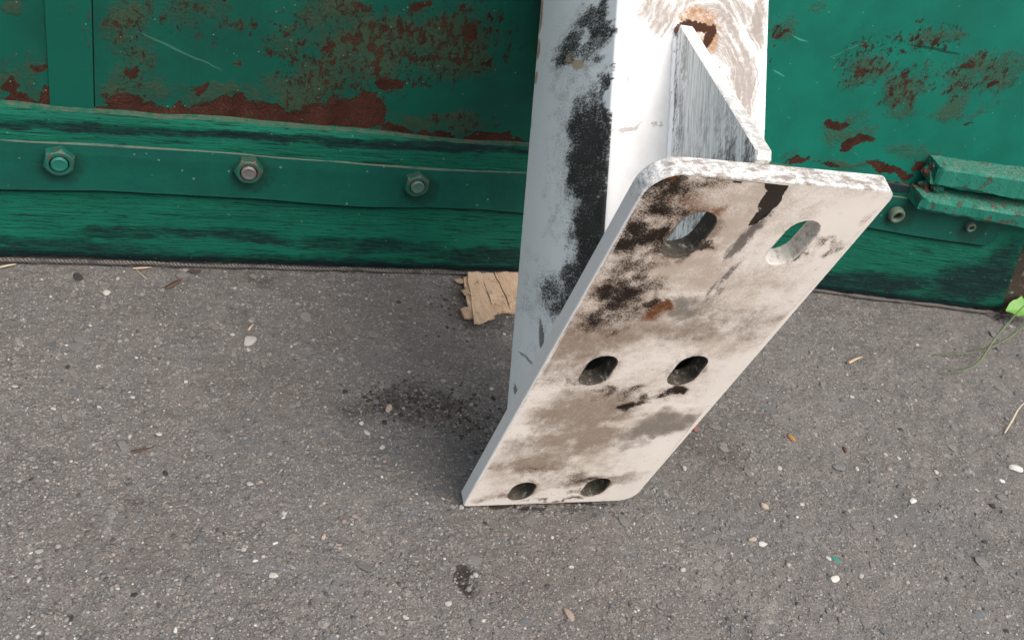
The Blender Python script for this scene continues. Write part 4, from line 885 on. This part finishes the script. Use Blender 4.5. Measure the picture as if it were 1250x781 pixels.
# ------------------------------------------------------------------ small things lying on the asphalt
def place(o, px, py, lift=0.0, rotz=0.0):
    x, y = on_ground(px, py); o.location = (x, y, float(ground_h(x, y))+lift); o.rotation_euler.z = rotz; return o
def pebble(px, py, w, kind, seed, label, cat='pebble', name='pebble', flat=.55, rot=0.0, asp=1.0):
    """w = width in photo pixels"""
    x, y = on_ground(px, py); x1, y1 = on_ground(px+10, py); r = w/2*math.hypot(x1-x, y1-y)/10
    me = rock_mesh(seed, 3, 1.0, .5); me.name = name; o = link(name, me, [SM[kind]]); o.scale = (r, r*asp, r*flat)
    place(o, px, py, r*flat*.35, rot); return tag(o, label, cat)
PEB = [(1115, 610, 12, 'white', 201, 'smooth white oval pebble alone on the asphalt in the right foreground'), (1240, 571, 16, 'white', 202, 'large white pebble at the right edge of the asphalt'),
       (1223, 586, 7, 'white', 203, 'small white chip just left of the large white pebble'), (1020, 704, 13, 'white', 204, 'flat white chip below the green paint flake'),
       (305, 414, 24, 'pale', 205, 'knobbly pale stone embedded left of the plywood scrap'), (130, 353, 15, 'pale', 206, 'flat pale chip near the board below the left bolts'),
       (395, 654, 10, 'tan', 207, 'cream pebble in the left foreground'), (336, 662, 8, 'white', 208, 'small white pebble left of the cream pebble'),
       (433, 629, 10, 'pink', 209, 'salmon pink chip of stone left of the plate corner'), (346, 630, 6, 'white', 210, 'tiny white pebble above left of the cream pebble'),
       (934, 615, 11, 'tan', 211, 'squarish beige pebble right of the plate bottom corner'), (931, 662, 12, 'white', 212, 'tall white chip below the beige pebble'),
       (919, 657, 12, 'tan', 213, 'round buff pebble beside the tall white chip'), (836, 569, 9, 'pale', 214, 'pale grey pebble under the sloping right edge of the plate'),
       (697, 690, 8, 'pale', 215, 'small pale grey stone below the plate bottom edge'), (695, 748, 20, 'pink', 216, 'flat pinkish stone in the bottom foreground'),
       (850, 522, 12, 'red', 217, 'red brick splinter tucked under the right edge of the plate'), (966, 534, 11, 'orange', 218, 'orange brown scrap on the dark asphalt right of the plate'),
       (1086, 571, 8, 'pink', 219, 'small pink pebble above the white oval pebble'), (1032, 546, 9, 'brown', 220, 'dark red brown crumb in the right middle of the asphalt'),
       (475, 496, 15, 'tan', 221, 'tan chip lying on the dark stain left of the post'), (460, 488, 13, 'blue', 222, 'bluish grey stone beside the tan chip'),
       (214, 767, 10, 'white', 223, 'white pebble at the bottom left of the picture'), (312, 682, 8, 'white', 224, 'white speck of stone lower left of the cream pebble'),
       (95, 335, 17, 'dark', 225, 'rust black clod close under the left bolt'), (564, 700, 7, 'dark', 226, 'dark crumb in the wet stain below the plate'),
       (1208, 380, 14, 'pink', 227, 'beige crumb of mortar under the right end of the board'), (1213, 615, 10, 'dark', 228, 'black lump on the asphalt near the right edge'),
       (1204, 658, 7, 'dark', 229, 'smaller black crumb below the black lump'), (202, 575, 10, 'dark', 230, 'black stone chip in the left foreground'),
       (83, 447, 9, 'dark', 231, 'small black chip at the left below the clod'), (227, 464, 8, 'white', 232, 'ivory pebble in the left middle of the asphalt'),
       (564, 617, 9, 'pale', 233, 'small pale stone beside the bottom left plate corner'), (724, 561, 9, 'pale', 234, 'pale chip on the asphalt hidden near the plate'), ]
for i, q in enumerate(PEB):
    if q[4] == 234: continue
    pebble(q[0], q[1], q[2], q[3], q[4], q[5], 'pebble' if q[3] not in ('orange', 'brown', 'dark') else 'crumb', 'pebble' if q[3] not in ('orange', 'brown', 'dark') else 'crumb', .5 if q[2] < 12 else .35, random.uniform(0, 3), random.uniform(.6, .9))
_gf = pebble(1021, 680, 12, 'green', 240, 'flake of green paint lying in the right foreground', 'paint flake', 'paint_flake', .12, -.6, .55)

# plywood scrap: layered splinters
def plywood():
    root = empty('plywood_scrap'); x0, y0 = on_ground(597, 366); root.location = (x0, y0, 0)
    tag(root, 'splintered scrap of pale plywood lying behind the post', 'wood scrap')
    mats = []
    for k, (a, b) in enumerate((((.29, .195, .125), (.42, .305, .215)), ((.33, .225, .15), (.46, .34, .24)), ((.24, .16, .10), (.35, .25, .17)))):
        m = M('plywood_%s' % ('face', 'core', 'edge')[k]); p = m.obj(); g = m.noise(m.vscale(p, (1, .07, 1)), 620, 7, .8); col = m.mix(m.rng(g, .35, .65), a, b)
        col = m.mix(m.mul(m.rng(m.noise(p, 110, 6, .8), .52, .66), .7), col, (.13, .09, .065)); mats.append(m.out(col, .8, m.bump(g, .0008, .8), .2))
    # each splinter: outline in photo pixels, with its height above the ground
    SP = [([(566, 341), (583, 338), (600, 337), (624, 336), (640, 338), (640, 383), (620, 382), (607, 384), (590, 388), (575, 381), (568, 366)], .0005, .0022, 0),
          ([(569, 336), (585, 336), (602, 392), (594, 394), (585, 399), (578, 397)], .0030, .0020, 1),
          ([(584, 336), (602, 336), (618, 372), (610, 376), (600, 373)], .0028, .0018, 1),
          ([(602, 336), (621, 335), (640, 338), (640, 372), (622, 378), (618, 368)], .0027, .0016, 0),
          ([(561, 378), (576, 374), (582, 389), (566, 390)], .0006, .0022, 2),
          ([(554, 343), (570, 341), (571, 347), (560, 347)], .0006, .0015, 2),
          ([(563, 358), (572, 354), (574, 362), (566, 364)], .0030, .0012, 2)]
    for pts, z, t, mi in SP:
        fine = []
        for i in range(len(pts)):
            a, b = pts[i], pts[(i+1) % len(pts)]
            for k in range(5): f = k/5; fine.append((a[0]+(b[0]-a[0])*f+random.uniform(-.9, .9), a[1]+(b[1]-a[1])*f+random.uniform(-.9, .9)))
        W = [on_ground(*q) for q in fine]; n = len(W)
        zz = lambda x, y: .0012*float(vnoise(x, y, 60, 7+mi))
        V = [(x-x0, y-y0, z+zz(x, y)) for x, y in W]+[(x-x0, y-y0, z+t+zz(x, y)) for x, y in W]
        Fc = [tuple(range(n)), tuple(range(n, 2*n))[::-1]]+[(i, n+i, n+(i+1) % n, (i+1) % n) for i in range(n)]
        o = mesh('splinter', V, Fc, [mats[mi]], root)
        bm = bmesh.new(); bm.from_mesh(o.data); bmesh.ops.triangulate(bm, faces=[f for f in bm.faces if len(f.verts) > 4]); bmesh.ops.recalc_face_normals(bm, faces=bm.faces); bm.to_mesh(o.data); bm.free()
plywood()

def plant_mat(name, c0, c1, rough=.5):
    m = M(name); p = m.obj(); n = m.noise(p, 150, 5, .7); m.out(m.mix(n, c0, c1), rough, m.bump(n, .0005, .5), .35); return m.m
MG, MG2, MDRY, MLEAF = plant_mat('grass_green', (.060, .085, .040), (.125, .155, .080)), plant_mat('leaf_green', (.13, .34, .04), (.24, .48, .07)), plant_mat('dry_straw', (.30, .25, .18), (.42, .36, .27)), plant_mat('dry_seed', (.30, .22, .145), (.44, .35, .25))
def blade(name, pts, w, mat, label, cat, fold=.35, parent=None):
    """strip following photo points (px, py, height above ground)"""
    P = []
    for px, py, z in pts: x, y = on_ground(px, py, z); P.append(Vector((x, y, z+float(ground_h(x, y)) if z < .02 else z)))
    # smooth resample
    n = 16; Q = []
    for i in range(n+1):
        t = i/n*(len(P)-1); k = min(int(t), len(P)-2); f = t-k; a, b = P[k], P[k+1]; p_, q_ = P[max(k-1, 0)], P[min(k+2, len(P)-1)]
        Q.append(.5*((2*a)+(b-p_)*f+(2*p_-5*a+4*b-q_)*f*f+(3*a-p_-3*b+q_)*f**3))
    V = []; Fc = []
    for i, q in enumerate(Q):
        d = (Q[min(i+1, n)]-Q[max(i-1, 0)]).normalized(); s = d.cross(Vector((0, 0, 1))).normalized(); up = s.cross(d); ww = w*(math.sin(math.pi*min(1, .18+.82*(1-i/n)))**.6 if i < n else .08)
        V += [q-s*ww+up*ww*fold, q, q+s*ww+up*ww*fold, q-up*w*.35]
    for i in range(n):
        a = i*4
        for u, v in ((0, 1), (1, 2), (2, 3), (3, 0)): Fc.append((a+u, a+v, a+4+v, a+4+u))
    Fc += [(0, 1, 2, 3), (n*4+3, n*4+2, n*4+1, n*4)]
    o = mesh(name, V, Fc, [mat], parent, None, True)
    if label: tag(o, label, cat)
    return o
weed = tag(empty('weed'), 'small green weed with a broad leaf and two grass blades at the right edge', 'weed')
def broad_leaf(cx, cy, rx, ry, z, rot):
    x0, y0 = on_ground(cx, cy, z); d = ray(cx, cy); s = 1/F*np.linalg.norm(np.array([x0, y0, z])-CAM); V = []; Fc = []; n, k = 14, 8
    for i in range(n+1):
        t = i/n; w = math.sin(math.pi*min(1, t**.8*.96+.03))**1.05*(1+.10*math.sin(t*17)+.06*math.sin(t*31+1))
        for j in range(k+1):
            v = (j/k-.5)*2; u = (t-.5)*2; X = u*rx*s; Y = v*w*ry*s; a = math.radians(rot)
            V.append((x0+X*math.cos(a)-Y*math.sin(a)*.9, y0+X*math.sin(a)+Y*math.cos(a)*.9, z+.005*abs(v)*w+.003*math.sin(t*5)+.0012*math.sin(t*22)*abs(v)+Y*.5))
    N = len(V); V += [(x, y, zz-.0006) for x, y, zz in V]
    for i in range(n):
        for j in range(k):
            a = i*(k+1)+j; Fc.append((a, a+k+1, a+k+2, a+1)); Fc.append((N+a, N+a+1, N+a+k+2, N+a+k+1))
    m = M('veined_leaf'); p = m.obj(); n1 = m.noise(p, 220, 6, .8); m.out(m.mix(n1, (.055, .20, .03), (.15, .29, .05)), .45, m.bump(n1, .0008, .6), .4)
    return mesh('leaf', V, Fc, [m.m], weed, None, True)
broad_leaf(1250, 380, 25, 11, .018, -2)
blade('grass_blade', [(1275, 380, .03), (1252, 396, .028), (1224, 416, .02), (1190, 428, .010), (1140, 431, .002)], .0012, MG, None, None, parent=weed)
blade('grass_blade', [(1275, 350, .05), (1245, 378, .036), (1215, 412, .022), (1190, 445, .009), (1147, 455, .002)], .0012, MG, None, None, parent=weed)
blade('straw', [(1262, 480, .012), (1246, 495, .009), (1236, 512, .005), (1228, 526, .001)], .0011, MDRY, 'dry straw stalk at the right edge below the grass blades', 'straw')
blade('stick', [(190, 541, .002), (176, 545, .003), (160, 547, .002)], .0012, SM['brown'], 'short dark brown twig in the left foreground', 'twig', .1)
blade('seed_husk', [(1054, 434, .003), (1046, 436, .002), (1036, 441, .0015), (1037, 441, .001)], .0022, MLEAF, 'pale dry seed husk on the asphalt right of the plate', 'seed husk')
blade('straw', [(165, 324, .001), (172, 332, .002), (180, 338, .001)], .0006, MDRY, 'thin straw fibre beside the wood sliver at the board foot', 'straw', .1)
blade('straw', [(20, 318, .002), (8, 320, .002), (-6, 323, .001)], .0022, MDRY, 'pale wood sliver against the board at the far left', 'wood sliver', .1)
blade('straw', [(184, 322, .002), (174, 324, .002), (162, 324, .001)], .0022, MLEAF, 'tan wood sliver at the foot of the board between two bolts', 'wood sliver', .1)
blade('bark_scrap', [(222, 338, .001), (212, 344, .003), (202, 349, .001)], .0026, SM['brown'], 'dark red brown bark scrap near the foot of the board', 'bark scrap', .2)
blade('bark_scrap', [(246, 328, .001), (238, 329, .0025), (230, 327, .001)], .0024, SM['brown'], 'small dark bark scrap touching the board foot seal', 'bark scrap', .2)
blade('wood_chip', [(310, 393, .001), (306, 397, .002), (303, 401, .001)], .0014, MLEAF, 'slim tan wood chip just above the knobbly pale stone', 'wood chip', .1)
